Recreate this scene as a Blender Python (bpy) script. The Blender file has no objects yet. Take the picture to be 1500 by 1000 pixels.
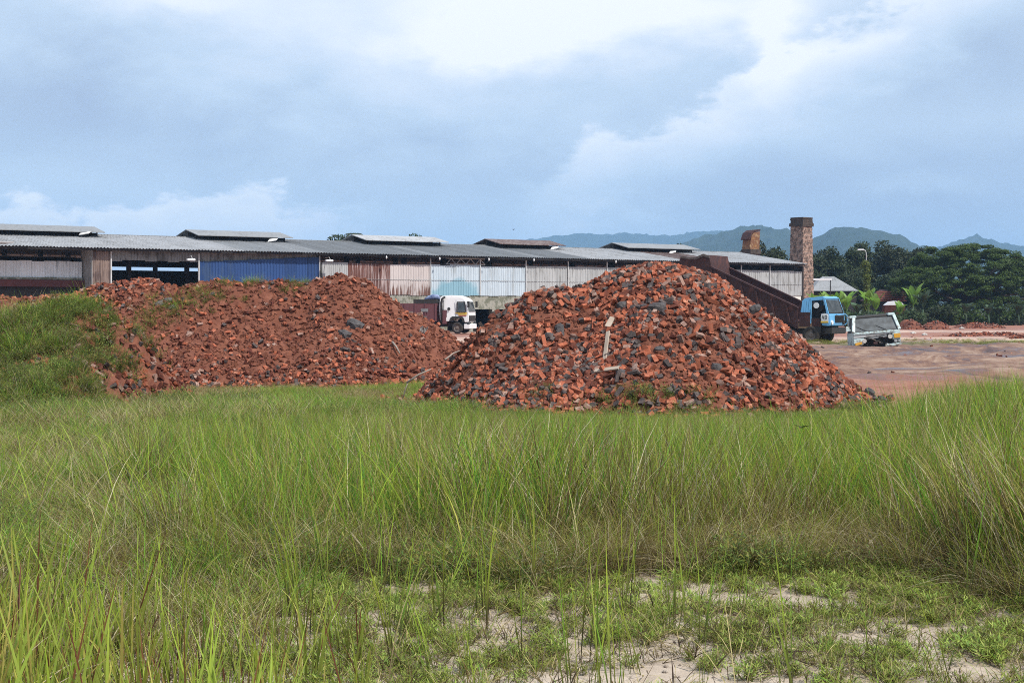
import bpy, bmesh, math, random
import numpy as np
from mathutils import Vector, Matrix, Euler

# ------------------------------------------------------------------ camera, sky, sun, exposure
SC = bpy.context.scene
COL = SC.collection
F, HY, EYE = 2234.0, 452.0, 2.0          # focal length in photo pixels, horizon row, eye height over the yard
cam = bpy.data.cameras.new('camera'); camo = bpy.data.objects.new('camera', cam); COL.objects.link(camo)
camo.location = (0, 0, EYE); camo.rotation_euler = (math.radians(90), 0, 0)
cam.sensor_width = 36; cam.lens = F/1500*36; cam.shift_y = -(500-HY)/1500
cam.clip_start = .1; cam.clip_end = 20000
SC.camera = camo
SC.view_settings.view_transform = 'Standard'; SC.view_settings.look = 'None'
SC.view_settings.gamma = 1; SC.view_settings.use_curve_mapping = False
SC.view_settings.exposure = 0.0
SC.cycles.max_bounces = 6; SC.cycles.diffuse_bounces = 3; SC.cycles.volume_bounces = 1
SC.cycles.transparent_max_bounces = 6
SC.cycles.use_denoising = False; SC.cycles.filter_width = 1.0

SUN = Vector((0.55, -0.50, 0.95)).normalized()
sl = bpy.data.lights.new('sun', 'SUN'); sl.energy = 5.0; sl.angle = math.radians(1.2); sl.color = (1, .95, .88)
so = bpy.data.objects.new('sun', sl); COL.objects.link(so); so.location = (20, -20, 40)
so.rotation_euler = SUN.to_track_quat('Z', 'Y').to_euler()

class S:                                    # tiny expression builder over Math nodes
    nt = None
    def __init__(s, v): s.v = v
    @staticmethod
    def op(kind, *a, clamp=False):
        n = S.nt.nodes.new('ShaderNodeMath'); n.operation = kind; n.use_clamp = clamp
        for i, x in enumerate(a):
            x = x.v if isinstance(x, S) else x
            if isinstance(x, (int, float)): n.inputs[i].default_value = x
            else: S.nt.links.new(x, n.inputs[i])
        return S(n.outputs[0])
    def __add__(s, o): return S.op('ADD', s, o)
    __radd__ = __add__
    def __sub__(s, o): return S.op('SUBTRACT', s, o)
    def __rsub__(s, o): return S.op('SUBTRACT', o, s)
    def __mul__(s, o): return S.op('MULTIPLY', s, o)
    __rmul__ = __mul__
    def __truediv__(s, o): return S.op('DIVIDE', s, o)
def sstep(x, a, b):
    n = S.nt.nodes.new('ShaderNodeMapRange'); n.interpolation_type = 'SMOOTHSTEP'
    S.nt.links.new(x.v, n.inputs['Value']); n.inputs['From Min'].default_value = a; n.inputs['From Max'].default_value = b
    return S(n.outputs['Result'])
def gauss(dx, dy): return S.op('EXPONENT', (dx*dx + dy*dy)*-1.0)
def noise(vec, scale, detail=5, rough=.55, dist=0.0):
    n = S.nt.nodes.new('ShaderNodeTexNoise'); n.inputs['Scale'].default_value = scale
    n.inputs['Detail'].default_value = detail; n.inputs['Roughness'].default_value = rough
    n.inputs['Distortion'].default_value = dist
    if vec is not None: S.nt.links.new(vec, n.inputs['Vector'])
    return S(n.outputs['Fac'])
def ramp(fac, stops, interp='LINEAR'):
    n = S.nt.nodes.new('ShaderNodeValToRGB'); n.color_ramp.interpolation = interp
    el = n.color_ramp.elements
    while len(el) < len(stops): el.new(.5)
    for e, (p, c) in zip(el, stops): e.position = p; e.color = (*c, 1) if len(c) == 3 else c
    S.nt.links.new(fac.v if isinstance(fac, S) else fac, n.inputs['Fac'])
    return n.outputs['Color']
def mixc(fac, a, b, mode='MIX'):
    n = S.nt.nodes.new('ShaderNodeMix'); n.data_type = 'RGBA'; n.blend_type = mode
    for sock, x in ((n.inputs[0], fac), (n.inputs[6], a), (n.inputs[7], b)):
        x = x.v if isinstance(x, S) else x
        if isinstance(x, (int, float)): sock.default_value = x
        elif isinstance(x, tuple): sock.default_value = (*x, 1)
        else: S.nt.links.new(x, sock)
    return n.outputs[2]

def make_world():
    w = bpy.data.worlds.new('World'); SC.world = w; w.use_nodes = True
    nt = w.node_tree; nt.nodes.clear(); S.nt = nt
    out = nt.nodes.new('ShaderNodeOutputWorld'); bg = nt.nodes.new('ShaderNodeBackground')
    bg.inputs['Strength'].default_value = 0.1
    nt.links.new(bg.outputs[0], out.inputs[0])
    sky = nt.nodes.new('ShaderNodeTexSky'); sky.sky_type = 'NISHITA'; sky.sun_disc = False
    sky.sun_elevation = math.asin(SUN.z); sky.sun_rotation = math.atan2(SUN.x, SUN.y)
    tc = nt.nodes.new('ShaderNodeTexCoord'); sep = nt.nodes.new('ShaderNodeSeparateXYZ')
    nt.links.new(tc.outputs['Generated'], sep.inputs[0])
    x, y, z = (S(sep.outputs[i]) for i in range(3))
    az = S.op('ARCTAN2', x, y); el = S.op('ARCTAN2', z, S.op('SQRT', x*x + y*y))
    comb = nt.nodes.new('ShaderNodeCombineXYZ')
    nt.links.new((x*1.0).v, comb.inputs[0]); nt.links.new((y*1.0).v, comb.inputs[1]); nt.links.new((z*2.1).v, comb.inputs[2])
    v = comb.outputs[0]
    u = az*2.234 ; t = el*2.234                # 1 unit = 1000 photo pixels
    n1 = noise(v, 3.1, 7, .55, .25) - .5      # big banks
    n2 = noise(v, 9.0, 8, .60, .2) - .5       # billows
    n3 = noise(v, 30.0, 6, .62, .2) - .5      # fine edges
    def P(px, py): return (px-750)/1000, (HY-py)/1000
    n4 = noise(v, 15.0, 5, .5, .6) - .5
    b = 0.47 + n1*.44 + n2*.36 + n4*.24 + n3*.07
    # cumulus bank climbing to the right: bright along its upper edge, bluish grey underneath
    d = (t*-1.0 + 0.185) + (u - .05)*.52 + n2*.22 + n3*.13
    right = sstep(u, -.02, .12)*sstep(u*-1.0, -3.2, -.9)
    edge = sstep(d, -.012, .030)*S.op('EXPONENT', S.op('MAXIMUM', d, 0.0)*-13.0)
    b = b + right*(edge*.46 - sstep(d, .06, .17)*.14)
    # thin low cumulus heads on the left above the roofs
    e = (t*-1.0 + 0.150) + n2*.20 + n3*.10 + S.op('SINE', u*9.0)*.012
    left = sstep(u*-1.0, .15, .35)
    b = b + left*sstep(e, -.010, .022)*S.op('EXPONENT', S.op('MAXIMUM', e, 0.0)*-9.0)*.50
    for px, py, sx, sy, am in ((880, 25, .30, .055, .62), (700, 75, .16, .03, .25), (1140, 65, .040, .07, .36), (260, 15, .13, .035, .30), (1230, 90, .06, .02, .18), (470, 60, .30, .12, .12),
                               (1020, 75, .10, .045, -.13), (1225, 48, .07, .03, -.10), (60, 165, .26, .07, -.28), (420, 240, .40, .06, -.12), (980, 262, .35, .05, -.12),
                               (1330, 300, .4, .045, -.12), (520, 120, .30, .08, .08), (1340, 282, .09, .016, .18), (1420, 90, .15, .05, -.15)):
        cx, cy = P(px, py)
        b = b + gauss((u - cx + n2*.25)*(1/sx), (t - cy + n2*.12 + n3*.04)*(1/sy))*am
    b = b + sstep(t, .42, .9)*.10
    b = b - sstep(t*-1.0, -.10, .03)*.02
    col = ramp(b, [(0.0, (4.2, 5.0, 6.8)), (.26, (5.2, 6.35, 8.1)), (.48, (6.6, 7.95, 9.6)), (.70, (8.6, 9.5, 10.9)), (.95, (11.2, 11.4, 11.6))])
    col = mixc(0.93, sky.outputs[0], col)
    nt.links.new(col, bg.inputs['Color'])
    w.cycles.sampling_method = 'MANUAL'; w.cycles.sample_map_resolution = 512
make_world()

# ------------------------------------------------------------------ helpers
rng = np.random.default_rng(7); random.seed(7)
def WX(px, Y): return (px-750)/F*Y
def WZ(py, Y): return EYE-(py-HY)/F*Y
def tag(o, label=None, cat=None, group=None, kind=None):
    if label: o['label'] = label
    if cat: o['category'] = cat
    if group: o['group'] = group
    if kind: o['kind'] = kind
    return o
def empty(name, loc=(0,0,0), rz=0, **k):
    o = bpy.data.objects.new(name, None); COL.objects.link(o); o.location = loc; o.rotation_euler = (0,0,rz)
    o.empty_display_size = .2
    return tag(o, **k)
def link(name, me, parent=None, loc=(0,0,0), rot=(0,0,0), scale=(1,1,1), **k):
    o = bpy.data.objects.new(name, me); COL.objects.link(o)
    o.location = loc; o.rotation_euler = rot; o.scale = scale
    if parent is not None: o.parent = parent
    return tag(o, **k)
def copy_tree(o, parent=None):
    c = o.copy(); COL.objects.link(c)
    if parent is not None: c.parent = parent
    for ch in [q for q in bpy.data.objects if q.parent == o]: copy_tree(ch, c)
    return c

def _hash(ix, iy, s):
    h = (ix.astype(np.int64)*374761393 + iy.astype(np.int64)*668265263 + s*982451653) & 0xffffffff
    h = ((h ^ (h >> 13))*1274126177) & 0xffffffff
    return ((h ^ (h >> 16)) & 0xffff)/65535.0
def vnoise(x, y, s=0):
    x = np.asarray(x, float); y = np.asarray(y, float)
    ix = np.floor(x); iy = np.floor(y); fx = x-ix; fy = y-iy
    fx = fx*fx*(3-2*fx); fy = fy*fy*(3-2*fy)
    a = _hash(ix, iy, s); b = _hash(ix+1, iy, s); c = _hash(ix, iy+1, s); d = _hash(ix+1, iy+1, s)
    return (a*(1-fx)+b*fx)*(1-fy) + (c*(1-fx)+d*fx)*fy - .5
def fbm(x, y, sc, s=0, oct=4):
    r = 0; a = 1
    for k in range(oct):
        r = r + a*vnoise(np.asarray(x)*sc, np.asarray(y)*sc, s+k*17); sc *= 2.03; a *= .5
    return r

class MB:
    def __init__(s): s.v = []; s.f = []; s.m = []
    def add(s, vs, fs, m=0):
        n = len(s.v); s.v += [tuple(v) for v in vs]; s.f += [tuple(n+i for i in f) for f in fs]; s.m += [m]*len(fs)
    def box(s, x0, x1, y0, y1, z0, z1, m=0):
        s.add([(x0,y0,z0),(x1,y0,z0),(x1,y1,z0),(x0,y1,z0),(x0,y0,z1),(x1,y0,z1),(x1,y1,z1),(x0,y1,z1)],
              [(0,3,2,1),(4,5,6,7),(0,1,5,4),(1,2,6,5),(2,3,7,6),(3,0,4,7)], m)
    def bar(s, p, q, w, h=None, m=0):
        p = Vector(p); q = Vector(q); h = h or w; d = (q-p).normalized()
        up = Vector((0,0,1)) if abs(d.z) < .9 else Vector((0,1,0))
        a = d.cross(up).normalized()*w/2; b = a.cross(d).normalized()*h/2
        s.add([p-a-b, p+a-b, p+a+b, p-a+b, q-a-b, q+a-b, q+a+b, q-a+b],
              [(0,3,2,1),(4,5,6,7),(0,1,5,4),(1,2,6,5),(2,3,7,6),(3,0,4,7)], m)
    def tube(s, pts, rads, n=8, m=0, cap=True):
        pts = [Vector(p) for p in pts]; base = len(s.v)
        for i, p in enumerate(pts):
            d = (pts[min(i+1, len(pts)-1)]-pts[max(i-1, 0)]).normalized()
            up = Vector((0,0,1)) if abs(d.z) < .9 else Vector((0,1,0))
            a = d.cross(up).normalized(); b = a.cross(d).normalized()
            for k in range(n):
                t = 2*math.pi*k/n; s.v.append(tuple(p+(a*math.cos(t)+b*math.sin(t))*rads[i]))
        for i in range(len(pts)-1):
            for k in range(n):
                s.f.append((base+i*n+k, base+i*n+(k+1)%n, base+(i+1)*n+(k+1)%n, base+(i+1)*n+k)); s.m.append(m)
        if cap:
            s.f.append(tuple(base+k for k in range(n))[::-1]); s.m.append(m)
            s.f.append(tuple(base+(len(pts)-1)*n+k for k in range(n))); s.m.append(m)
    def prism(s, prof, y0, y1, m=0, inset=None):
        """side outline (x,z) pushed from y0 to y1; inset(z) narrows both sides"""
        n = len(prof); g = inset or (lambda z: 0)
        s.add([(x, y0+g(z), z) for x, z in prof]+[(x, y1-g(z), z) for x, z in prof],
              [tuple(range(n)), tuple(range(2*n-1, n-1, -1))]+[(i, n+i, n+(i+1)%n, (i+1)%n) for i in range(n)], m)
    def mesh(s, name, mats, smooth=False, bevel=0):
        me = bpy.data.meshes.new(name); me.from_pydata(s.v, [], s.f)
        for m in (mats if isinstance(mats, (list, tuple)) else [mats]): me.materials.append(m)
        if any(s.m): me.polygons.foreach_set('material_index', s.m)
        bm = bmesh.new(); bm.from_mesh(me)
        if bevel: bmesh.ops.bevel(bm, geom=bm.edges[:], offset=bevel, segments=2, affect='EDGES', clamp_overlap=True)
        bmesh.ops.recalc_face_normals(bm, faces=bm.faces[:]); bm.to_mesh(me); bm.free()
        if smooth: me.polygons.foreach_set('use_smooth', [True]*len(me.polygons))
        me.update(); return me
    def build(s, name, mats, parent=None, loc=(0,0,0), rot=(0,0,0), smooth=False, bevel=0, **k):
        return link(name, s.mesh(name, mats, smooth, bevel), parent, loc, rot, **k)
def np_mesh(name, verts, faces, mats, midx=None, smooth=False, colors=None):
    me = bpy.data.meshes.new(name); nv = len(verts); nf = len(faces); k = faces.shape[1]
    me.vertices.add(nv); me.vertices.foreach_set('co', np.asarray(verts, np.float32).ravel())
    me.loops.add(nf*k); me.loops.foreach_set('vertex_index', faces.astype(np.int32).ravel())
    me.polygons.add(nf); me.polygons.foreach_set('loop_start', np.arange(0, nf*k, k, dtype=np.int32))
    for m in (mats if isinstance(mats, (list, tuple)) else [mats]): me.materials.append(m)
    if midx is not None: me.polygons.foreach_set('material_index', midx.astype(np.int32))
    me.polygons.foreach_set('use_smooth', np.full(nf, smooth))
    me.update(calc_edges=True)
    if colors is not None:
        a = me.color_attributes.new('Col', 'FLOAT_COLOR', 'POINT')
        c = np.ones((nv, 4), np.float32); c[:, :3] = colors; a.data.foreach_set('color', c.ravel())
    return me

# ------------------------------------------------------------------ materials
def newmat(name):
    m = bpy.data.materials.new(name); m.use_nodes = True; nt = m.node_tree; S.nt = nt
    return m, nt, nt.nodes['Principled BSDF']
def coords(nt, kind='Object'):
    return nt.nodes.new('ShaderNodeTexCoord').outputs[kind]
def bump(nt, bs, h, strength=.5, dist=.01):
    b = nt.nodes.new('ShaderNodeBump'); b.inputs['Strength'].default_value = strength; b.inputs['Distance'].default_value = dist
    nt.links.new(h.v if isinstance(h, S) else h, b.inputs['Height']); nt.links.new(b.outputs[0], bs.inputs['Normal'])
def mapped(nt, vec, scale):
    n = nt.nodes.new('ShaderNodeMapping'); n.inputs['Scale'].default_value = scale; nt.links.new(vec, n.inputs[0]); return n.outputs[0]
def simple(name, c1, c2=None, scale=6, rough=.8, metal=0, bmp=.3, bdist=.01, spec=.3, c3=None, stretch=(1,1,1), vary=0, detail=5):
    m, nt, bs = newmat(name); v = mapped(nt, coords(nt), stretch)
    c2 = c2 or tuple(x*.7 for x in c1)
    f = noise(v, scale, detail, .62, .2)
    st = [(.3, c1), (.7, c2)] if not c3 else [(.28, c1), (.5, c2), (.72, c3)]
    col = ramp(f, st)
    if vary:
        oi = nt.nodes.new('ShaderNodeObjectInfo'); r = S(oi.outputs['Random'])
        hs = nt.nodes.new('ShaderNodeHueSaturation'); nt.links.new(col, hs.inputs['Color'])
        nt.links.new((1-vary + r*(2*vary)).v, hs.inputs['Value']); col = hs.outputs[0]
    nt.links.new(col, bs.inputs['Base Color'])
    bs.inputs['Roughness'].default_value = rough; bs.inputs['Metallic'].default_value = metal
    bs.inputs['Specular IOR Level'].default_value = spec
    if bmp: bump(nt, bs, noise(v, scale*3.3, 4), bmp, bdist)
    return m
def stained(name, base, stain, amount=.5, sx=1.6, sz=.25, rough=.6, metal=0, vary=.06, z0=None, z1=None, streak=True, spec=.3):
    """sheet metal in one paint with rust or dirt running down it; with z0/z1 the rust gathers there (where it is on the sheet)"""
    m, nt, bs = newmat(name); v = coords(nt)
    oi = nt.nodes.new('ShaderNodeObjectInfo'); r = S(oi.outputs['Random'])
    sep = nt.nodes.new('ShaderNodeSeparateXYZ'); g = nt.nodes.new('ShaderNodeNewGeometry'); nt.links.new(g.outputs['Position'], sep.inputs[0])
    z = S(sep.outputs[2])
    f = noise(mapped(nt, g.outputs['Position'], (sx*4, sx*4, sz*4)), 1.0, 5, .65)
    f2 = noise(mapped(nt, g.outputs['Position'], (sx*.5, sx*.5, sz*2)), 1.0, 4, .6)
    k = f*.65 + f2*.35
    if z0 is not None: k = k + sstep(z, z1, z0)*.16 - .06
    mask = sstep(k, .62-amount*.25, .68-amount*.2)
    col = mixc(mask, base, stain)
    fine = noise(mapped(nt, g.outputs['Position'], (3, 3, .6)), 1.3, 5)
    col = mixc(.35, col, ramp(fine, [(.3, (.55,.55,.55)), (.7, (1,1,1))]), 'MULTIPLY')
    hs = nt.nodes.new('ShaderNodeHueSaturation'); nt.links.new(col, hs.inputs['Color'])
    nt.links.new((1-vary + r*(2*vary)).v, hs.inputs['Value'])
    nt.links.new(hs.outputs[0], bs.inputs['Base Color'])
    bs.inputs['Roughness'].default_value = rough; bs.inputs['Metallic'].default_value = metal; bs.inputs['Specular IOR Level'].default_value = spec
    return m
def leafmat(name, attr=True, col=(.08,.13,.03), trans=.35, vary=.25, rough=.55):
    m, nt, bs = newmat(name)
    oi = nt.nodes.new('ShaderNodeObjectInfo'); r = S(oi.outputs['Random'])
    if attr:
        a = nt.nodes.new('ShaderNodeAttribute'); a.attribute_name = 'Col'; c = a.outputs['Color']
    else:
        g = nt.nodes.new('ShaderNodeNewGeometry')
        c = ramp(noise(g.outputs['Position'], 1.1, 3), [(.3, tuple(x*.7 for x in col)), (.7, tuple(x*1.25 for x in col))])
    hs = nt.nodes.new('ShaderNodeHueSaturation'); nt.links.new(c, hs.inputs['Color'])
    nt.links.new((1-vary + r*(2*vary)).v, hs.inputs['Value'])
    nt.links.new((.485 + r*.03).v, hs.inputs['Hue'])
    nt.links.new(hs.outputs[0], bs.inputs['Base Color']); bs.inputs['Roughness'].default_value = rough
    bs.inputs['Specular IOR Level'].default_value = .25
    tr = nt.nodes.new('ShaderNodeBsdfTranslucent'); nt.links.new(hs.outputs[0], tr.inputs[0])
    mx = nt.nodes.new('ShaderNodeMixShader'); mx.inputs[0].default_value = trans
    nt.links.new(bs.outputs[0], mx.inputs[1]); nt.links.new(tr.outputs[0], mx.inputs[2])
    nt.links.new(mx.outputs[0], nt.nodes['Material Output'].inputs[0])
    return m

M = {}
M['brick_orange'] = simple('brick_orange', (.37,.120,.064), (.25,.072,.040), 9, .9, c3=(.42,.20,.125), vary=.38, spec=.12, bmp=.6, detail=3)
M['brick_red'] = simple('brick_red', (.15,.050,.032), (.10,.034,.024), 9, .9, c3=(.22,.085,.055), vary=.35, spec=.1, bmp=.6, detail=3)
M['brick_dark'] = simple('brick_dark', (.040,.033,.034), (.070,.056,.053), 9, .9, c3=(.15,.118,.105), vary=.4, spec=.1, bmp=.6, detail=3)
M['brick_pale'] = simple('brick_pale', (.30,.19,.15), (.22,.12,.09), 9, .9, c3=(.40,.30,.25), vary=.25, bmp=.6, detail=3)
BR = [M['brick_orange'], M['brick_red'], M['brick_dark'], M['brick_pale']]
M['soil'] = simple('red_soil', (.115,.039,.023), (.165,.058,.034), 3.5, .95, c3=(.24,.094,.056), bmp=.9, bdist=.05, detail=9)
M['zinc_light'] = stained('zinc_light', (.40,.40,.405), (.27,.26,.25), .5, 1.2, .6, .5, vary=.07)
M['zinc_mid'] = stained('zinc_mid', (.26,.265,.27), (.20,.20,.20), .5, 1.2, .6, .5, vary=.07)
M['zinc_dark'] = stained('zinc_dark', (.185,.19,.195), (.15,.15,.15), .5, 1.2, .6, .5, vary=.07)
M['zinc_rust'] = stained('zinc_rust', (.19,.145,.13), (.10,.055,.045), .7, 1.2, .6, .6, vary=.08)
M['wall_grey'] = stained('wall_grey', (.40,.41,.41), (.26,.26,.25), .4, 1.0, .15, .55, vary=.08)
M['wall_pale'] = stained('wall_pale', (.72,.79,.84), (.40,.46,.50), .35, 1.0, .12, .5, vary=.05)
M['wall_white'] = stained('wall_white', (.50,.58,.64), (.40,.45,.48), .35, 1.0, .12, .5, vary=.04)
M['wall_blue'] = stained('wall_blue', (.025,.065,.19), (.04,.08,.18), .4, 1.0, .12, .5, vary=.16)
M['wall_rust'] = stained('wall_rust', (.50,.40,.38), (.15,.065,.05), .92, 1.9, .10, .7, vary=.10)
M['wall_pink'] = stained('wall_pink', (.56,.50,.48), (.17,.09,.07), .30, 1.9, .10, .7, vary=.05, z0=3.2, z1=4.9)
M['wall_shabby'] = stained('wall_shabby', (.26,.19,.16), (.13,.09,.08), .7, 1.5, .2, .7, vary=.12)
M['fascia'] = stained('fascia', (.22,.22,.215), (.11,.105,.10), .55, .9, .25, .6, vary=.12)
M['concrete'] = stained('mossy_concrete', (.34,.33,.28), (.17,.175,.13), .6, .6, .5, .9, vary=.05)
M['limewash'] = stained('limewash', (.66,.66,.60), (.45,.44,.38), .3, .6, .5, .9, vary=.05)
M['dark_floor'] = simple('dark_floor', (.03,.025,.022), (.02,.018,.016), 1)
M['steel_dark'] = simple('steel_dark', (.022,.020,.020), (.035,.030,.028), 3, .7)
M['post_white'] = simple('post_white', (.55,.56,.56), (.40,.40,.39), 2, .6)
M['rust_red'] = simple('rust_red', (.075,.030,.026), (.045,.022,.022), 2.2, .75, c3=(.12,.045,.035), bmp=.5, bdist=.02)
M['rust_grey'] = simple('rust_grey', (.15,.125,.11), (.09,.07,.062), 2.2, .85, c3=(.20,.17,.15), bmp=.5, bdist=.02)
M['rail_red'] = simple('rail_red', (.12,.04,.038), (.08,.03,.03), 1.5, .75)
M['litter'] = simple('litter', (.50,.48,.45), (.36,.33,.30), 4, .7)
M['lamp_white'] = simple('lamp_white', (.8,.8,.8), (.7,.7,.7), 2, .4, bmp=0)

def wall_teal():
    m = stained('wall_teal_patch', (.50,.58,.64), (.40,.45,.48), .35, 1.0, .12, .5, vary=.03)
    nt = m.node_tree; S.nt = nt; bs = nt.nodes['Principled BSDF']; src = bs.inputs['Base Color'].links[0].from_socket
    g = nt.nodes.new('ShaderNodeNewGeometry'); sep = nt.nodes.new('ShaderNodeSeparateXYZ'); nt.links.new(g.outputs['Position'], sep.inputs[0])
    cx = WX(668, 131); x = S(sep.outputs[0]); z = S(sep.outputs[2])
    n = noise(g.outputs['Position'], 1.1, 4)
    k = S.op('SQRT', (x-cx)*(x-cx)*(1/2.2**2) + (z-2.9)*(z-2.9)*(1/1.75**2)) + (n-.5)*.9
    nt.links.new(mixc(sstep(k*-1.0, -1.10, -.72)*.72, src, (.13,.33,.42)), bs.inputs['Base Color'])
    return m
M['wall_teal'] = wall_teal()

def ground_mat():
    m, nt, bs = newmat('ground'); g = nt.nodes.new('ShaderNodeNewGeometry'); p = g.outputs['Position']
    sep = nt.nodes.new('ShaderNodeSeparateXYZ'); nt.links.new(p, sep.inputs[0]); x = S(sep.outputs[0]); y = S(sep.outputs[1])
    nbig = noise(p, .12, 5); nmid = noise(p, .9, 6, .6); nf = noise(p, 9.0, 6, .65); nff = noise(p, 60, 4, .7)
    sand = ramp(nf*.5 + nmid*.5, [(.30, (.27,.21,.16)), (.47, (.40,.325,.255)), (.66, (.53,.445,.365))])
    sand = mixc(sstep(noise(p, 5.0, 5, .7), .55, .66)*.55, sand, (.10,.080,.055))      # litter and roots in the sand
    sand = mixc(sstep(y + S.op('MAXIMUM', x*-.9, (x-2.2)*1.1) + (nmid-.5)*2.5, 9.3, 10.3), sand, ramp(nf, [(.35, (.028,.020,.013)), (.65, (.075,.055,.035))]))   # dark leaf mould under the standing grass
    red = ramp(nmid*.5+nf*.5, [(.3, (.17,.062,.038)), (.5, (.27,.12,.08)), (.7, (.38,.20,.145))])
    ps = mapped(nt, p, (.16, .30, 1)); sw = noise(ps, 1.0, 8, .66, 2.2)
    fs = noise(mapped(nt, p, (.9, .7, 1)), 1.0, 8, .75, 1.5)
    mud = ramp(sw*.55 + fs*.45, [(.38, (.060,.030,.024)), (.46, (.13,.068,.052)), (.53, (.23,.145,.105)), (.64, (.35,.26,.20))])
    pale = ramp(sw, [(.40, (.26,.13,.095)), (.50, (.44,.30,.23)), (.6, (.56,.42,.34))])
    green = ramp(nmid, [(.35, (.05,.065,.02)), (.65, (.11,.115,.045))])
    c = mixc(sstep(y + (nbig-.5)*5, 28, 31), sand, red)
    c = mixc(sstep(y + (nmid-.5)*10, 38, 46)*sstep(x, 3, 8), c, mud)
    c = mixc(sstep(y + (sw-.5)*40, 84, 92), c, pale)
    st = sstep(S.op('ABSOLUTE', y + (sw-.5)*14 - 84), 4.2, 1.5)*sstep(nmid, .36, .50)
    c = mixc(st*.8, c, green)
    c = mixc(sstep(y + (sw-.5)*30, 104, 112), c, red)
    c = mixc(sstep(S.op('ABSOLUTE', y + (sw-.5)*20 - 135), 10, 5)*.8, c, pale)
    c = mixc(sstep(y, 210, 260), c, green)
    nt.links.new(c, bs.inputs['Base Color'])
    wet = sstep(sw*.6 + fs*.4, .50, .43)*sstep(y, 34, 45)
    nt.links.new((.92 - wet*.66).v, bs.inputs['Roughness']); bs.inputs['Specular IOR Level'].default_value = .3
    bump(nt, bs, nf*.4 + nff*.12 + fs*.6, .7, .06)
    return m
M['ground'] = ground_mat()

# ------------------------------------------------------------------ ground, one sheet to the horizon
def gz(x, y):
    x = np.asarray(x, float); y = np.asarray(y, float)
    t = np.clip((y-8.5)/13, 0, 1); t = t*t*(3-2*t)
    z = .35*(1-t)
    near = np.clip((300-y)/100, 0, 1)
    z = z + fbm(x, y, .35, 3, 3)*.07*near + fbm(x, y, 2.2, 9, 3)*.03*np.clip((60-y)/30, 0, 1)
    tracks = np.sin(y*2.6 + fbm(x, y, .12, 4, 3)*9 + x*.25)*.13 + np.sin(y*.9+x*.5+ fbm(x, y, .08, 6, 3)*12)*.07 + fbm(x*.5, y, .8, 5, 3)*.22
    z = z + tracks*np.clip((y-36)/6, 0, 1)*np.clip((110-y)/30, 0, 1)*np.clip((x-2)/4, 0, 1)
    return z
def grid_mesh(name, xs, ys, zf, mat, smooth=True):
    X, Y = np.meshgrid(xs, ys); Z = zf(X, Y); nx, ny = len(xs), len(ys)
    v = np.stack([X, Y, Z], -1).reshape(-1, 3)
    i = (np.arange(ny-1)[:, None]*nx + np.arange(nx-1)[None]).ravel()
    f = np.stack([i, i+1, i+nx+1, i+nx], 1)
    return np_mesh(name, v, f, mat, smooth=smooth)
ys = np.concatenate([[-300, -60, -15], np.arange(-4, 3, 1.), np.arange(3, 30, .15), np.arange(30, 62, .3), np.arange(62, 120, .7), np.arange(120, 260, 4), [300, 400, 600, 900, 1400, 2200, 3500, 6000, 9000]])
xh = np.concatenate([np.arange(0, 8, .15), np.arange(8, 30, .35), np.arange(30, 60, 2.), np.arange(60, 160, 15), [200, 350, 700, 1500, 3500, 8000]])
xs = np.concatenate([-xh[:0:-1], xh])
link('ground', grid_mesh('ground', xs, ys, gz, M['ground']), kind='structure')

# ------------------------------------------------------------------ hills
def hill_mat(name, c1, c2):
    return simple(name, c1, c2, .02, .95, bmp=.8, bdist=6, detail=8)
M['hill'] = hill_mat('forested_hill', (.012,.026,.014), (.028,.045,.026))
def hill(name, prof, Y, depth, seed, rough=7):
    px = np.array([p[0] for p in prof], float); py = np.array([p[1] for p in prof], float)
    xs = np.arange(WX(px[0], Y), WX(px[-1], Y), 11.0)
    ys = np.concatenate([np.linspace(Y-depth, Y+depth, 64)])
    def zf(X, YY):
        base = np.interp(X, WX(px, Y), EYE-(py-HY)/F*Y)
        t = np.abs(YY-Y)/depth; s = np.clip(1-t, 0, 1)
        fold = 1 + fbm(X, YY, .004, seed, 4)*.55*np.clip(t*3, 0, 1)
        z = base*(s**.85)*fold + fbm(X, YY, .012, seed+3, 3)*16*s
        return np.maximum(z + vnoise(X*.09, YY*.09, seed+5)*rough*1.3 + np.maximum(0, vnoise(X*.05, YY*.05, seed+9)-.25)*rough*4, -3)
    return link(name, grid_mesh(name, xs, ys, zf, M['hill'], smooth=False), kind='structure')
hill('hills', [(520,430),(640,380),(720,362),(765,352),(800,347),(850,344),(915,341),(960,345),(1000,343),(1050,336),(1100,338),(1160,350),(1300,380),(1450,430)], 5600, 1000, 11)
hill('hills', [(880,440),(960,368),(1010,350),(1055,340),(1085,331),(1110,330),(1150,336),(1180,345),(1230,372),(1330,440)], 2900, 520, 23)
hill('hills', [(1080,440),(1150,368),(1190,349),(1215,338),(1240,334),(1275,337),(1310,347),(1345,361),(1400,385),(1480,440)], 2600, 480, 31)
hill('hills', [(1230,440),(1330,385),(1380,362),(1405,355),(1428,348),(1450,352),(1500,362),(1580,372),(1700,430)], 4200, 800, 41)

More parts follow.
